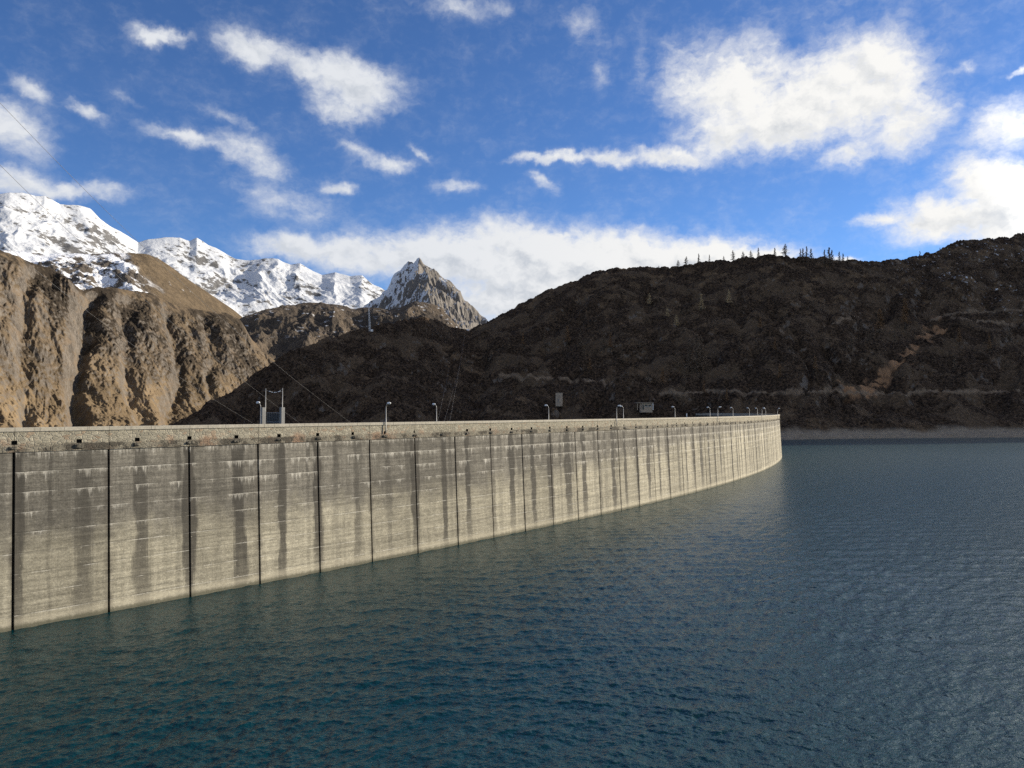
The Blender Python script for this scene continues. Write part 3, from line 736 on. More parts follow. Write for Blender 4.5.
    drip = mrange(t, M(t, 'SUBTRACT', dd, ln), -.75, .10, 1, 0, True)
    drip = M(t, 'MULTIPLY', drip, M(t, 'MULTIPLY', sst(t, ln, .02, .2), mrange(t, sfine, .35, .6, .35, 1)))
    line = M(t, 'MULTIPLY', sst(t, dd, .13, .04), M(t, 'MULTIPLY_ADD', sst(t, patch, .44, .60), .62, .05))
    lime = M(t, 'MAXIMUM', M(t, 'MULTIPLY', line, .8), M(t, 'MULTIPLY', drip, .7))
    lime = M(t, 'MULTIPLY', lime, mrange(t, M(t, 'ADD', fine, M(t, 'SUBTRACT', streak, .5)), .25, .65, .25, 1.0), clamp=True)
    c = mixc(t, lime, c, (.66, .63, .55))
    # below each lift line a dark seam
    c = vscale(t, c, mrange(t, M(t, 'ABSOLUTE', M(t, 'SUBTRACT', dd, LIFT - .05)), 0, .06, .72, 1))
    # pale pock marks in the lower half
    pk = n2(2.6, 5.5, 1, 3, .6, 41.0)
    c = mixc(t, M(t, 'MULTIPLY', sst(t, pk, .66, .72), M(t, 'MULTIPLY', low, .55)), c, (.62, .57, .45))
    # wet foot
    wl = M(t, 'ADD', z, M(t, 'MULTIPLY', M(t, 'SUBTRACT', streak, .5), .9))
    c = mixc(t, mrange(t, wl, .25, .6, .8, 0, True), c, (.085, .082, .055))
    c = mixc(t, mrange(t, M(t, 'ABSOLUTE', M(t, 'SUBTRACT', z, .8)), 0, .6, .35, 0), c, (.52, .47, .35))
    lk(t, c, b.inputs['Base Color'])
    hgt = M(t, 'ADD', M(t, 'MULTIPLY', lam, .6), M(t, 'ADD', M(t, 'MULTIPLY', mid, .5), M(t, 'MULTIPLY', fine, .3)))
    bm = nd(t, 'ShaderNodeBump', {'Height': hgt, 'Strength': .55, 'Distance': .09})
    lk(t, bm.outputs[0], b.inputs['Normal'])
    return m

def mat_masonry():
    m, t, b = new_mat('rubble_masonry', .95, .15)
    uv = nd(t, 'ShaderNodeUVMap', uv_map='UVMap').outputs[0]
    s, z, _ = sep(t, uv)
    wob = nd(t, 'ShaderNodeTexNoise', {'Vector': uv, 'Scale': 1.3, 'Detail': 3.0}).outputs[1]
    uvw = V(t, 'ADD', uv, vscale(t, V(t, 'SUBTRACT', wob, (.5, .5, .5)), .22))
    br = nd(t, 'ShaderNodeTexVoronoi', {'Vector': V(t, 'MULTIPLY', uvw, (1.9, 3.4, 1)), 'Scale': 1.0}, feature='F1')
    ed = nd(t, 'ShaderNodeTexVoronoi', {'Vector': V(t, 'MULTIPLY', uvw, (1.9, 3.4, 1)), 'Scale': 1.0}, feature='DISTANCE_TO_EDGE')
    r = sep(t, br.outputs['Color'])
    n1 = noise(t, uv, .35, 5, .6); n2 = noise(t, uv, 2.2, 6, .7)
    c = mixc(t, M(t, 'MULTIPLY_ADD', r[0], .55, M(t, 'MULTIPLY', n1, .5)), (.16, .147, .112), (.36, .33, .255))
    c = mixc(t, M(t, 'MULTIPLY', sst(t, r[1], .86, .97), .5), c, (.26, .17, .11))
    c = vscale(t, c, mrange(t, n2, .25, .75, .72, 1.25))
    c = mixc(t, M(t, 'MULTIPLY', sst(t, ed.outputs['Distance'], .07, .02), .4), c, (.32, .295, .24))
    # rust bloom low down, black growth in the bottom course
    rust = M(t, 'MULTIPLY', sst(t, n1, .52, .66), sst(t, M(t, 'ADD', z, M(t, 'MULTIPLY', n2, .8)), 19.9, 18.7))
    rust = M(t, 'MULTIPLY', rust, sst(t, s, 150, 30))
    c = mixc(t, M(t, 'MULTIPLY', rust, .6), c, (.27, .125, .065))
    nb = noise(t, comb(t, M(t, 'MULTIPLY', s, .32), M(t, 'MULTIPLY', z, .4), 4.0), 1, 5, .7)
    black = M(t, 'MULTIPLY', sst(t, nb, .46, .56), sst(t, M(t, 'ADD', z, M(t, 'MULTIPLY', n2, .35)), 18.85, 18.62))
    c = mixc(t, M(t, 'MULTIPLY', black, .9), c, (.032, .030, .025))
    c = mixc(t, M(t, 'MULTIPLY', sst(t, z, 18.75, 18.5), .45), c, (.10, .088, .070))
    fj = M(t, 'FRACT', M(t, 'DIVIDE', s, L)); dj = M(t, 'MULTIPLY', M(t, 'MINIMUM', fj, M(t, 'SUBTRACT', 1.0, fj)), L)
    c = vscale(t, c, mrange(t, dj, .02, .07, .35, 1))
    lk(t, c, b.inputs['Base Color'])
    bm = nd(t, 'ShaderNodeBump', {'Height': M(t, 'ADD', M(t, 'MINIMUM', M(t, 'MULTIPLY', ed.outputs['Distance'], 5.0), .6), n2), 'Strength': .8, 'Distance': .07})
    lk(t, bm.outputs[0], b.inputs['Normal'])
    return m

def mat_coping():
    m, t, b = new_mat('coping_stone', .9, .2)
    uv = nd(t, 'ShaderNodeUVMap', uv_map='UVMap').outputs[0]
    s, z, _ = sep(t, uv)
    n1 = noise(t, uv, .5, 5, .6); n2 = noise(t, uv, 3, 5, .7)
    c = mixc(t, n1, (.26, .24, .195), (.46, .425, .35))
    c = vscale(t, c, mrange(t, n2, .25, .75, .72, 1.2))
    f = M(t, 'FRACT', M(t, 'DIVIDE', s, L / 4)); d = M(t, 'MULTIPLY', M(t, 'MINIMUM', f, M(t, 'SUBTRACT', 1.0, f)), L / 4)
    c = vscale(t, c, mrange(t, d, .012, .04, .4, 1))
    c = mixc(t, sst(t, noise(t, comb(t, s, 0.0, 0.0), .8, 4, .7), .58, .66), c, vscale(t, c, .55))
    lk(t, c, b.inputs['Base Color'])
    bm = nd(t, 'ShaderNodeBump', {'Height': n2, 'Strength': .5, 'Distance': .03}); lk(t, bm.outputs[0], b.inputs['Normal'])
    return m

MT = {
    'concrete': mat_concrete(), 'masonry': mat_masonry(), 'coping': mat_coping(),
    'joint': plain('joint_shadowed_concrete', (.020, .018, .015)), 'moss': plain('mossy_stone', (.085, .077, .060), var=.3, scale=2.5),
    'asphalt': plain('road_asphalt', (.06, .058, .055)), 'galv': plain('galvanised_steel', (.30, .30, .29), .5, .3, .5, .06),
    'lampshell': plain('lamp_shell', (.78, .78, .76), .35, 0, .5, .04), 'lampglass': plain('lamp_glass', (.55, .57, .56), .15, 0, .5, .04),
    'cabinet': plain('grey_panel', (.16, .16, .155), .6, 0, .4, .1), 'darkmesh': plain('dark_wire_panel', (.03, .03, .03), .7),
    'wire': plain('cable_aluminium', (.22, .22, .22), .5, .5, .5, .05), 'white': plain('white_paint', (.78, .78, .76), .6, 0, .3, .06),
    'hutwall': plain('hut_render', (.42, .34, .25), .9, 0, .2, .15, .8), 'hutroof': plain('flat_roof', (.30, .25, .19)),
    'window': plain('dark_window', (.02, .022, .025), .12, 0, .5), 'bark': plain('larch_bark', (.10, .078, .06), .95, 0, .1, .3),
}

def build_dam():
    root = empty('dam', tuple(dp(np.array(0.0), 0, 0)))
    tag(root, 'long curved concrete dam wall with dark joints and stained stone parapet', 'dam')
    off = Vector(root.location)
    def sub(o):
        o.parent = root; o.matrix_parent_inverse = Matrix.Translation(-off); return o
    ss = np.arange(-128, 632, 1.5)
    # core behind the blocks, crest, air side
    prof = [(NF - .45 + 22 / 20, -22), (face_n(0) - .45, 0), (NF - .45, Z_WALL), (NF - .45, 18.4), (NF - 6.3, 18.4), (NF - 6.3, 15), (NF - 9, 0), (NF - 26, -92)]
    sub(strip('core', ss, prof, MT['joint'], None))
    # blocks
    for i in range(-13, 66):
        s0, s1 = i * L + .13, (i + 1) * L - .13
        sc = np.concatenate([[s0], np.linspace(s0, s1, 6), [s1]])
        zz = np.concatenate([np.linspace(-5, Z_WALL - .05, 9), [Z_WALL - .05]])
        dn = np.zeros((len(sc), len(zz))); dn[0] = dn[-1] = -.6; dn[:, -1] = -.6
        jut = random.uniform(-.02, .03)
        P = np.stack([np.stack([dp(np.array(a), face_n(z) + dn[ia, iz] + jut, z) for iz, z in enumerate(zz)]) for ia, a in enumerate(sc)])
        uv = np.stack(np.meshgrid(sc, zz, indexing='ij'), -1).reshape(-1, 2)
        sub(link('wall_block', grid_mesh('wall_block', P.reshape(-1, 3), len(sc), len(zz), uv), MT['concrete']))
    # masonry band with a real hole at every drain
    dr = [k * DRAIN for k in range(-2, 68)]
    cols = sorted(set([round(a, 3) for a in np.arange(-128, 632, 1.5)] + [round(d + q, 3) for d in dr for q in (-.27, .27)]))
    rows = [(NF - .1, Z_WALL - .03), (NF + .13, Z_WALL - .02), (NF + .13, Z_BAND), (NF + .05, Z_BAND + .04), (NF + .05, Z_BAND + .46), (NF + .05, Z_COP)]
    sc = np.array(cols)
    P = np.stack([dp(sc, n, z) for n, z in rows], 1)
    uv = np.stack(np.broadcast_arrays(sc[:, None], np.array([z for n, z in rows])[None, :]), -1).reshape(-1, 2)
    me = grid_mesh('parapet', P.reshape(-1, 3), len(sc), len(rows), uv)
    bm = bmesh.new(); bm.from_mesh(me); bm.faces.ensure_lookup_table()
    kill = []
    for d in dr:
        i = int(np.argmin(np.abs(sc - (d - .27))))
        kill.append(bm.faces[i * (len(rows) - 1) + 3])
    bmesh.ops.delete(bm, geom=kill, context='FACES'); bm.to_mesh(me); bm.free()
    sub(link('parapet', me, MT['masonry']))
    for d in dr:
        mb = MB(); za, zb = Z_BAND + .04, Z_BAND + .46
        c = [[tuple(dp(np.array(d + q), NF + .05 - dep, z)) for q, z in ((-.27, za), (.27, za), (.27, zb), (-.27, zb))] for dep in (0, .42)]
        mb.v = c[0] + c[1]; mb.f = [(0, 1, 5, 4), (1, 2, 6, 5), (2, 3, 7, 6), (3, 0, 4, 7), (4, 5, 6, 7)]
        sub(mb.build('drain', MT['joint']))
        # rough spout stone under the drain
        w, h, o = random.uniform(.6, 1.2), random.uniform(.34, .56), random.uniform(-.15, .15)
        nu, nv = 7, 5; vv = []
        for a in np.linspace(-1, 1, nu):
            for q in np.linspace(-1, 1, nv):
                e = (1 - abs(a) ** 4) * (1 - abs(q) ** 4)
                vv.append(dp(np.array(d + o + a * w / 2), NF + .10 + .26 * e * random.uniform(.7, 1.2), 18.2 + q * h / 2 + random.uniform(-.04, .04)))
        sub(link('spout_stone', grid_mesh('spout_stone', np.array(vv), nu, nv), MT['moss'], None))
    sub(strip('coping', ss, [(NF + .02, Z_COP + .002), (NF + .16, Z_COP + .002), (NF + .17, Z_TOP - .03), (NF + .13, Z_TOP), (NF - .62, Z_TOP), (NF - .66, Z_TOP - .03), (NF - .66, Z_COP), (NF - .5, Z_COP - .01), (NF - .5, 18.7)], MT['coping'],
              None, [19.9, 20.0, 20.35, 20.4, 21.1, 21.15, 21.5, 21.6, 22.8]))
    sub(strip('roadway', ss, [(NF - .48, Z_ROAD), (NF - 5.7, Z_ROAD)], MT['asphalt'], None))
    sub(strip('air_side_parapet', ss, [(NF - 5.6, 18.5), (NF - 5.6, Z_TOP - .4), (NF - 6.15, Z_TOP - .4), (NF - 6.15, 17)], MT['coping'], None, [18.5, 20, 20.6, 23]))
    return root
build_dam()

# ------------------------------------------------------------------ water
def build_water():
    # wind waves as real relief where they can be made out: rows and columns thin out with distance
    rng = np.random.default_rng(5)
    na, nr = 1480, 980
    az = np.arctan(np.linspace(-.88, 1.25, na))
    dep = np.linspace(430, 21, nr)
    r = F * CAM_H / dep
    A, Rr = np.meshgrid(az, r, indexing='ij')
    Rr = Rr / np.cos(A)
    X, Y = np.sin(A) * Rr, np.cos(A) * Rr
    step = np.gradient(r)[None, :] * np.ones((na, 1))
    wx = X + 3.0 * fbm(X / 40, Y / 40, 2, 3); wy = Y + 3.0 * fbm(X / 40, Y / 40, 2, 4)
    Z = np.zeros_like(X)
    main = math.radians(-58)                       # the way the ripples travel
    N = 64
    for k in range(N):
        lam = .42 * (5.5 / .42) ** ((k + rng.random()) / N)
        th = main + rng.normal() * (.85 if lam < 2 else .6)
        kk = 2 * math.pi / lam
        slope = .17 * math.sqrt(2 / N) * (1.0 if lam < 1.8 else .55)
        ph = kk * (wx * math.cos(th) + wy * math.sin(th)) + rng.random() * 6.283
        keep = np.clip((lam / step - 1.6) / 1.6, 0, 1)
        Z += keep * slope / kk * np.sin(ph)
    gust = .66 + .75 * np.clip(fbm(X / 70, Y / 140, 4, 9) + .35, 0, 1)
    Z = Z * gust
    V3 = np.stack([X, Y, Z], -1)
    me = grid_mesh('water', V3.reshape(-1, 3), na, nr)
    # drop what lies behind the dam face, add still water around as the rest of the lake
    ss = np.arange(-128, 346, .5); P = dp(ss, -.5, 0); pa = np.arctan2(P[:, 0], P[:, 1]); pr = np.hypot(P[:, 0], P[:, 1])
    rd = np.interp(az, pa, pr, right=1e9)
    bm = bmesh.new(); bm.from_mesh(me); bm.verts.ensure_lookup_table()
    dead = np.nonzero((Rr > rd[:, None] + 2.5).ravel())[0]
    bmesh.ops.delete(bm, geom=[bm.verts[int(i)] for i in dead], context='VERTS')
    if bm.faces and next(iter(bm.faces)).normal.z < 0: bmesh.ops.reverse_faces(bm, faces=bm.faces[:])
    sd = np.arange(-128, 632, 4.0)
    pts = [tuple(q) for q in dp(sd, -.3, -.7)] + [(140, 900, -.7), (900, 1100, -.7), (2400, 1500, -.7), (2400, -1200, -.7), (-400, -1200, -.7), (-400, -60, -.7)]
    f = bm.faces.new([bm.verts.new(q) for q in pts]); f.normal_update()
    if f.normal.z < 0: f.normal_flip()
    bmesh.ops.triangulate(bm, faces=[f])
    bm.to_mesh(me); bm.free()
    m, t, b = new_mat('lake_water', .1, .5)
    b.inputs['IOR'].default_value = 1.36; b.inputs['Specular Tint'].default_value = (.72, .91, 1.0, 1)
    p = nd(t, 'ShaderNodeNewGeometry').outputs['Position']
    d = V(t, 'LENGTH', p)
    b.inputs['Base Color'].default_value = (.001, .025, .031, 1)
    lk(t, mrange(t, M(t, 'SQRT', d), 7.5, 21, .07, .34), b.inputs['Roughness'])      # ripples too small to see far off
    rot = nd(t, 'ShaderNodeMapping', {0: p, 2: (0, 0, math.radians(-32))}).outputs[0]
    cross = noise(t, V(t, 'MULTIPLY', rot, (1.3, 2.0, 1)), 1, 3, .6)
    fine = noise(t, V(t, 'MULTIPLY', rot, (3.4, 5.2, 1)), 1, 3, .6)
    h = M(t, 'ADD', M(t, 'MULTIPLY', cross, .12), M(t, 'MULTIPLY', fine, .06))
    bp = nd(t, 'ShaderNodeBump', {'Height': h, 'Strength': 1.0, 'Distance': 1.0})
    lk(t, bp.outputs[0], b.inputs['Normal'])
    tag(link('water', me, m, None, True), 'dark teal rippled lake water', 'lake', kind='structure')
build_water()

# ------------------------------------------------------------------ lamps on the crest
def make_lamp(base_z):
    root = empty('street_lamp')
    top = 23.3 - base_z
    MB().tube([(0, 0, 0), (0, 0, .5), (0, 0, top - .75)], [.095, .075, .06], 8).build('pole', MT['galv'], root, True)
    arc = [(.62 * (1 - math.cos(a)), 0, top - .75 + .62 * math.sin(a)) for a in np.linspace(0, math.radians(62), 7)]
    MB().tube(arc, .05, 8).build('arm', MT['galv'], root, True)
    h = MB().ball((.66, 0, top - .12), (.40, .20, .17)).build('lamp_head', MT['lampshell'], root, True)
    MB().ball((.70, 0, top - .21), (.27, .16, .12)).build('lamp_glass', MT['lampglass'], h, True)
    return root
def place_lamps():
    near = [s_at(q, NF + .3, 21) for q in (386, 616.7, 717.8, 762, 777.6)]
    lab_near = ['lone lamp leaning over the lake from the stained left stretch of parapet', 'lake-side lamp whose head touches its neighbour above the parapet', 'lake-side lamp leaning right between two left leaning lamps far along the parapet',
                'lake-side lamp in the crowded cluster near the far end of the dam', 'rightmost lamp, at the dam edge against the dark shore']
    n0 = NF + .30
    proto = make_lamp(18.75)
    for k, s in enumerate(near):
        o = proto if k == 0 else copy_tree(proto)
        o.location = tuple(dp(np.array(s), n0, 18.75)); o.rotation_euler = (0, 0, dth(s) - math.pi / 2)
        tag(o, lab_near[k], 'lamp', 'lamps along the dam crest')
    nf = NF - 6.3
    far_px = [260.5, 436.5, 548.7, 623.4, 675, 710, 733, 749.5, 757.5, 769]
    lab_far = ['low lamp leaning left beside the left gate pillar', 'left leaning lamp standing alone in front of the dark left spur of hill', 'left leaning lamp below the small concrete tower', 'left leaning lamp touching the lake-side lamp beside it',
               'left leaning lamp right of the small flat roofed building, before the white post', 'left leaning lamp between the white post and a right leaning lamp', 'fourth left leaning lamp counting back from the far end of the dam', 'third left leaning lamp counting back from the far end of the dam', 'second left leaning lamp counting back from the far end of the dam', 'left leaning lamp closest to the far end of the dam']
    proto = make_lamp(18.9)
    for k, px in enumerate(far_px):
        s = s_at(px, nf, 21)
        o = proto if k == 0 else copy_tree(proto)
        o.location = tuple(dp(np.array(s), nf, 18.9)); o.rotation_euler = (0, 0, dth(s) + math.pi / 2)
        tag(o, lab_far[k], 'lamp', 'lamps along the dam crest')
place_lamps()

# ------------------------------------------------------------------ gate across the crest road
def build_gate():
    na, nb = NF - 5.3, NF - .85
    s = s_at(272.5, (na + nb) / 2, 21)
    P = dp(np.array(s), (na + nb) / 2, Z_ROAD)
    root = empty('crest_gate', tuple(P), dth(s) - math.pi / 2)     # local +x points to the lake
    tag(root, 'tall gate across the crest road with two grey pillars, poles and sagging wire', 'gate')
    w = (nb - na) / 2
    for sg, wd in ((-1, .38), (1, .5)):
        MB().box((sg * (w + .05), 0, 1.75), (wd, .5, 3.5)).build('pillar', MT['cabinet'], root)
    for xp in (-w, w - .4):
        MB().tube([(xp, .32, 0), (xp, .32, 6.1)], [.06, .045], 8).build('post', MT['galv'], root, True)
    g = MB()
    for z in (.25, 1.5, 2.75): g.tube([(-w + .35, .1, z), (w - .4, .1, z)], .035)
    for x in np.linspace(-w + .4, w - .45, 9): g.tube([(x, .1, .2), (x, .1, 2.75)], .012, 4)
    leaf = g.build('gate_leaf', MT['galv'], root)
    MB().box((0, .16, 1.5), (2 * w - .9, .02, 2.4)).build('mesh_panel', MT['darkmesh'], leaf)
    wi = MB(); a = w - .2
    pts = [(x - .2, .32, 5.95 - .42 * (1 - (x / a) ** 2)) for x in np.linspace(-a, a, 13)]
    wi.tube(pts, .022, 5); span = wi.build('span_wire', MT['wire'], root)
    ins = MB()
    for x in (-1.25, -.75, -.1, .25, .9, 1.25): ins.ball((x, .32, 5.95 - .42 * (1 - (x / a) ** 2)), (.2, .06, .06), 8, 5)
    ins.build('wire_tags', MT['white'], span, True)
build_gate()

# ------------------------------------------------------------------ cables
def cable(name, pts, d0, d1, r, label, cat, group=None):
    """smooth curve through picture bearings, inverse distance running evenly from one end to the other"""
    pts = np.array(pts, float)
    u = np.concatenate([[0], np.cumsum(np.hypot(*np.diff(pts, axis=0).T))]); u /= u[-1]
    cf = [np.polyfit(u, pts[:, k], min(3, len(pts) - 1)) for k in (0, 1)]
    out = []
    for q in np.linspace(0, 1, 60):
        a, e = ray(np.polyval(cf[0], q), np.polyval(cf[1], q)); d = 1 / (1 / d0 + (1 / d1 - 1 / d0) * q)
        h = d / math.cos(a)
        out.append((math.sin(a) * h, math.cos(a) * h, CAM_H + h * e))
    tag(MB().tube(out, r, 5).build(name, MT['wire'], None, True), label, cat, group)
cable('power_cable', [(-70, 30), (0, 100), (74, 180), (118, 224), (180, 281), (251, 343), (344, 417), (400, 458)], 60, 420, .02, 'uppermost power cable sloping down from the upper left sky over the snowy range', 'cable', 'power cables')
cable('power_cable', [(-70, 93), (0, 163), (14, 180), (59, 222), (82, 245), (167, 318), (240, 378), (297, 421), (340, 452)], 60, 420, .02, 'middle power cable crossing snow slope and gullied cliffs to the gate', 'cable', 'power cables')
cable('power_cable', [(-70, 176), (0, 240), (60, 289), (120, 336), (186, 382), (252, 422), (310, 455)], 80, 420, .02, 'lowest power cable, crossing the brown cliffs left of the gate', 'cable', 'power cables')
for a_, b_, lb in (((435.5, 430), (449, 368), 'left of three thin hillside cables rising behind the dam'), ((441.5, 430), (459.5, 366), 'middle of three thin hillside cables rising behind the dam'), ((448, 430), (465, 335), 'right and longest of three thin hillside cables rising behind the dam')):
    cable('hillside_cable', [a_, ((a_[0] + b_[0]) / 2, (a_[1] + b_[1]) / 2 + 2), b_], 330, 760, .022, lb, 'cable', 'hillside cables')

# ------------------------------------------------------------------ mast and small buildings on the hill
def build_mast():
    p = hill.where(369.6, 331.5)
    root = empty('mast', tuple(p)); k = p.length
    tag(root, 'slender pale lattice mast standing on the crest of the dark spur', 'mast')
    hgt = 24 / F * k
    def sh(mb):
        mb.v = [(x - .045 * z, y, z) for x, y, z in mb.v]; return mb
    legs = MB()
    for a in range(3):
        q = 2 * math.pi * a / 3
        legs.tube([(1.15 * math.cos(q), 1.15 * math.sin(q), -2), (.35 * math.cos(q), .35 * math.sin(q), hgt)], [.16, .11], 5)
    sh(legs).build('legs', MT['white'], root)
    br = MB(); n = 15
    for i in range(n):
        z0, z1 = hgt * i / n, hgt * (i + 1) / n
        for a in range(3):
            q0, q1 = 2 * math.pi * a / 3, 2 * math.pi * (a + 1) / 3; r0, r1 = 1.15 - .8 * i / n, 1.15 - .8 * (i + 1) / n
            br.tube([(r0 * math.cos(q0), r0 * math.sin(q0), z0), (r1 * math.cos(q1), r1 * math.sin(q1), z1)], .07, 4)
    sh(br).build('bracing', MT['white'], root)
    sh(MB().tube([(-1.8, 0, hgt * .38), (1.8, 0, hgt * .38)], .12, 5)).build('crossarm', MT['galv'], root)
    sh(MB().box((2.2, 0, 0.8), (2.4, 2.0, 2.2))).build('equipment_hut', MT['white'], root)
build_mast()

def build_tower_hut():
    p = hill.where(559, 403); p.x *= .994; p.y *= .994; k = math.hypot(p.x, p.y) / F
    root = empty('concrete_tower', (p.x, p.y, p.z + 1.0), -.55)
    tag(root, 'small pale concrete tower block standing alone on the dark slope', 'tower')
    w, h = 5.2 * k, 8.6 * k
    MB().box((0, 0, h / 2 - 2), (w, w, h + 4), 0, .99).build('wall', MT['hutwall'], root)
    MB().box((0, 0, h + .12), (w * 1.04, w * 1.04, .24)).build('roof', MT['hutroof'], root)
    MB().box((w * .1, -w / 2 - .02, 1.1), (1.0, .1, 2.1)).build('door', MT['cabinet'], root)
build_tower_hut()
def build_house():
    p = hill.where(645, 412); p.x *= .985; p.y *= .985; k = math.hypot(p.x, p.y) / F
    root = empty('flat_roofed_building', (p.x, p.y, p.z + .5), .12)
    tag(root, 'small grey flat roofed building with an open porch and two dark windows', 'building')
    w, h, d = 11 * k, 6.8 * k, 6.0
    MB().box((1.9 * k, d / 2, h / 2 - 1), (w, d, h + 2)).build('wall', MT['hutwall'], root)
    MB().box((-.2 * k, d / 2 - .2, h + .25), (16.5 * k, d + 1.2, .6)).build('roof', MT['hutroof'], root)
    for x in (1.0 * k, 4.8 * k):
        f = MB().box((x, -.03, h * .62), (2.6 * k, .12, 1.5)).build('window', MT['window'], root)
        MB().box((x, -.08, h * .62 - .85), (2.9 * k, .2, .18)).build('sill', MT['white'], f)
    for x in (-7.6 * k, -4.6 * k): MB().box((x, .2, h / 2), (.45, .45, h)).build('porch_post', MT['hutwall'], root)
    MB().box((-1.9 * k, -.03, h * .4), (1.5 * k, .12, h * .72)).build('door', MT['window'], root)
    MB().box((7.9 * k, d / 2 - .4, h * .55), (.5, d + .6, h * 1.08)).build('end_wall', MT['white'], root)
build_house()
def build_marker():
    p = hill.where(687, 418)
    root = empty('marker_post', (p.x, p.y, p.z - .3)); k = math.hypot(p.x, p.y) / F
    tag(root, 'small white marker post standing beyond the far parapet', 'post')
    MB().tube([(0, 0, 0), (0, 0, 4.2 * k), (0, 0, 4.6 * k)], [.55 * k, .5 * k, .3 * k], 8).build('post', MT['white'], root, True)
    MB().box((0, 0, .2), (1.6 * k, 1.6 * k, .5)).build('footing', MT['hutwall'], root)
build_marker()

# ------------------------------------------------------------------ larches
def mat_needles(name, a, b_):
    m, t, b = new_mat(name, .9, .1)
    p = nd(t, 'ShaderNodeTexCoord').outputs['Object']
    lk(t, mixc(t, noise(t, p, 1.5, 3, .6), a, b_), b.inputs['Base Color'])
    return m
MT['gold'] = mat_needles('golden_needles', (.34, .24, .125), (.62, .47, .28))
MT['brown'] = mat_needles('brown_needles', (.13, .075, .04), (.30, .18, .095))
MT['twig'] = mat_needles('bare_twigs', (.10, .072, .05), (.24, .175, .12))
def make_larch(seed, foliage, spread=.2, dens=1.0, ragged=.3):
    """12 m larch: tapered trunk, whorls of drooping boughs carrying tufts"""
    rg = random.Random(seed)
    root = empty('larch_tree'); Hh = 12.0
    lean = rg.uniform(-.03, .03)
    MB().tube([(0, 0, -.8), (lean * 3, 0, 3), (lean * 8, 0, 8), (lean * 12, 0, Hh)], [.24, .19, .11, .02], 6).build('trunk', MT['bark'], root, True)
    c = MB()
    z = Hh * rg.uniform(.12, .24)
    while z < Hh * .985:
        t = (Hh - z) / Hh
        rad = Hh * spread * (t ** .75) * rg.uniform(1 - ragged, 1 + ragged * .6) + .15
        for k in range(rg.randint(4, 6)):
            if rg.random() > dens: continue
            a = rg.uniform(0, 2 * math.pi); rr = rad * rg.uniform(.6, 1.1); ca, sa = math.cos(a), math.sin(a)
            x0, z0 = lean * z, z
            c.tube([(x0, 0, z0), (x0 + ca * rr * .55, sa * rr * .55, z0 - .05 * rr), (x0 + ca * rr, sa * rr, z0 + rg.uniform(-.25, .15) * rr)], [.05, .035, .012], 3, False)
            for j in range(int(5 + rr * 6)):
                q = rg.uniform(.15, 1.02); x, y, zz = x0 + ca * rr * q + rg.uniform(-.22, .22), sa * rr * q + rg.uniform(-.22, .22), z0 - .08 * rr * q + rg.uniform(-.3, .2)
                n = len(c.v); sz = rg.uniform(.18, .42)
                for _ in range(3): c.v.append((x + rg.uniform(-sz, sz), y + rg.uniform(-sz, sz), zz + rg.uniform(-sz, sz) * .9))
                c.f.append((n, n + 1, n + 2))
        z += rg.uniform(.38, .62)
    c.build('crown', MT[foliage], root)
    return root
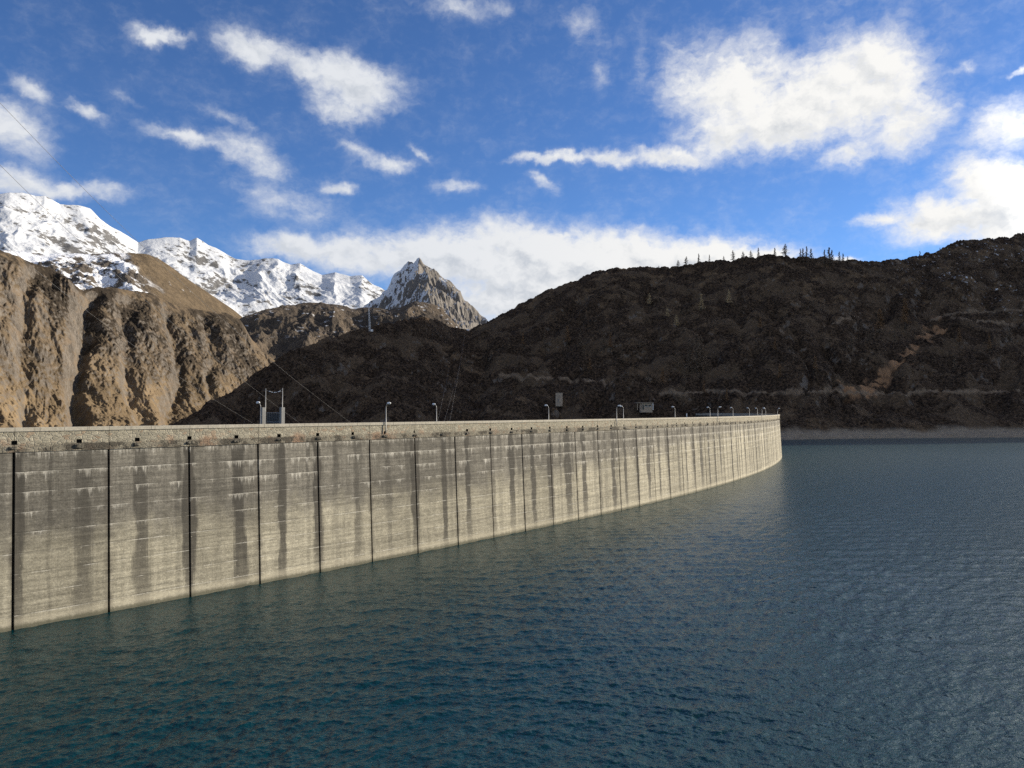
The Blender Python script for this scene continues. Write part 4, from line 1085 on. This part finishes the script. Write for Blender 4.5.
def place_trees():
    kinds = {}
    def put(kind, px, py, hpx, label, group):
        p = hill.where(px, py)
        if kind not in kinds:
            seed, fol, sp, de, ra = {'ridge': (3, 'twig', .34, .8, .45), 'ridge_slim': (5, 'twig', .21, .9, .4), 'gold': (11, 'gold', .22, 1, .25), 'brown': (17, 'brown', .22, .95, .3), 'gold_round': (23, 'gold', .33, 1, .3), 'bare': (29, 'twig', .2, .7, .4)}[kind]
            o = kinds[kind] = make_larch(seed, fol, sp, de, ra)
        else: o = copy_tree(kinds[kind])
        sc = hpx * p.length / F / 12.0
        o.location = (p.x, p.y, p.z - .3); o.scale = (sc * random.uniform(.85, 1.15),) * 2 + (sc,); o.rotation_euler = (0, 0, random.uniform(0, 6.28))
        tag(o, label, 'tree', group)
    ridge = [(678, 268, 7, 'ridge', 'low bushy bare larch at the left end of the hilltop row'), (686.5, 267.5, 9.5, 'ridge', 'broad bare larch just right of the low bushy one, left end of hilltop row'),
             (698.5, 266.5, 10.5, 'ridge_slim', 'slim bare larch alone on the brow, third from the left of the hilltop row'), (709.5, 264, 7.5, 'ridge_slim', 'short slim larch on the brow halfway between two taller groups'),
             (723.5, 262, 5, 'ridge', 'tiny bush-like larch on the brow left of a row of four'), (733, 262, 9.5, 'ridge', 'round crowned larch, first of the row of four on the brow'), (743, 261.5, 8.5, 'ridge', 'compact larch, second of the row of four on the brow'),
             (750.5, 260.5, 8, 'ridge', 'pale larch, third of the row of four on the brow'), (758.3, 260.5, 10.5, 'ridge_slim', 'tall pointed larch, last of the row of four on the brow'), (764.5, 260, 5, 'ridge', 'low sparse larch right of the row of four on the brow'),
             (774.8, 259, 9, 'ridge_slim', 'thin larch just left of the tallest hilltop tree'), (785, 259.5, 13, 'ridge', 'tallest larch of the hilltop with a spreading top'),
             (800, 262, 10, 'ridge_slim', 'leftmost larch of the tight clump right of the tallest hilltop tree'), (803.5, 263, 12, 'ridge_slim', 'second larch of the tight clump right of the tallest hilltop tree'), (806.8, 262.5, 13, 'ridge_slim', 'third and tallest larch of the tight clump on the hilltop'), (811, 262, 11, 'ridge_slim', 'rightmost larch of the tight clump right of the tallest hilltop tree'),
             (824.5, 264.5, 12, 'ridge_slim', 'left larch of the second clump on the hilltop'), (829, 266, 15, 'ridge_slim', 'middle larch, tallest of the second clump on the hilltop'), (832.5, 265, 12, 'ridge_slim', 'right larch of the second clump on the hilltop'),
             (839.5, 264.5, 10, 'ridge_slim', 'left one of the last three larches at the right end of the hilltop row'), (843, 264, 8.5, 'ridge_slim', 'middle one of the last three larches at the right end of the hilltop row'), (847.5, 264, 5.5, 'ridge_slim', 'smallest and rightmost larch of the hilltop row'),
             (920, 260, 7, 'ridge_slim', 'thin lone larch on the skyline left of the right summit'), (940, 255, 5, 'ridge_slim', 'tiny lone larch on the skyline at the foot of the right summit'), (659, 270.5, 4, 'ridge', 'tiny shrubby larch on the flat top left of the hilltop row')]
    for px, py, h, k, lb in ridge: put(k, px, py, h * 1.15, lb, 'bare larches on the hilltop')
    slope = [(701.5, 312, 18, 'gold', 'golden pointed larch standing alone in the upper slope'), (649, 307, 13, 'gold_round', 'broad pale golden larch below the left brow of the hill'), (729, 306, 16, 'gold_round', 'broad golden brown larch beside paler grass, right of the pointed golden one'),
             (667.5, 318, 10, 'gold_round', 'pale rounded larch, upper of the pair in mid slope'), (676, 328, 13, 'gold_round', 'pale larch, lower right of the pair in mid slope'),
             (905, 329, 27, 'brown', 'tall rust brown larch beside the ochre swath'), (880, 334, 22, 'brown', 'dull brown larch left of the tall rust brown one')]
    for px, py, h, k, lb in slope: put(k, px, py, h, lb, 'golden larches on the dark slope')
    rg = random.Random(4)
    dim = [(545, 349, 18), (568, 346, 20), (580, 349, 20), (604, 351, 20), (610, 350, 17), (523, 348, 14), (508, 350, 12), (690, 372, 32), (697, 373, 40), (701, 371, 34), (663, 385, 17), (685, 388, 18), (704, 395, 14), (648, 383, 13),
           (868, 345, 14), (852, 352, 15), (895, 345, 14), (760, 330, 13), (775, 352, 14), (740, 352, 14), (622, 362, 14), (590, 372, 14), (640, 350, 13), (905, 300, 12), (930, 300, 11), (960, 345, 15), (990, 352, 15), (1010, 340, 14), (830, 350, 13), (815, 372, 15), (780, 380, 15), (955, 372, 14), (720, 405, 13), (727, 404, 14), (712, 404, 12)]
    for px, py, h in dim:
        put(rg.choice(['bare', 'brown', 'bare']), px, py, h, 'leafless dark larch standing in the shaded scrub of the hillside', 'leafless larches in the shaded slope')
place_trees()
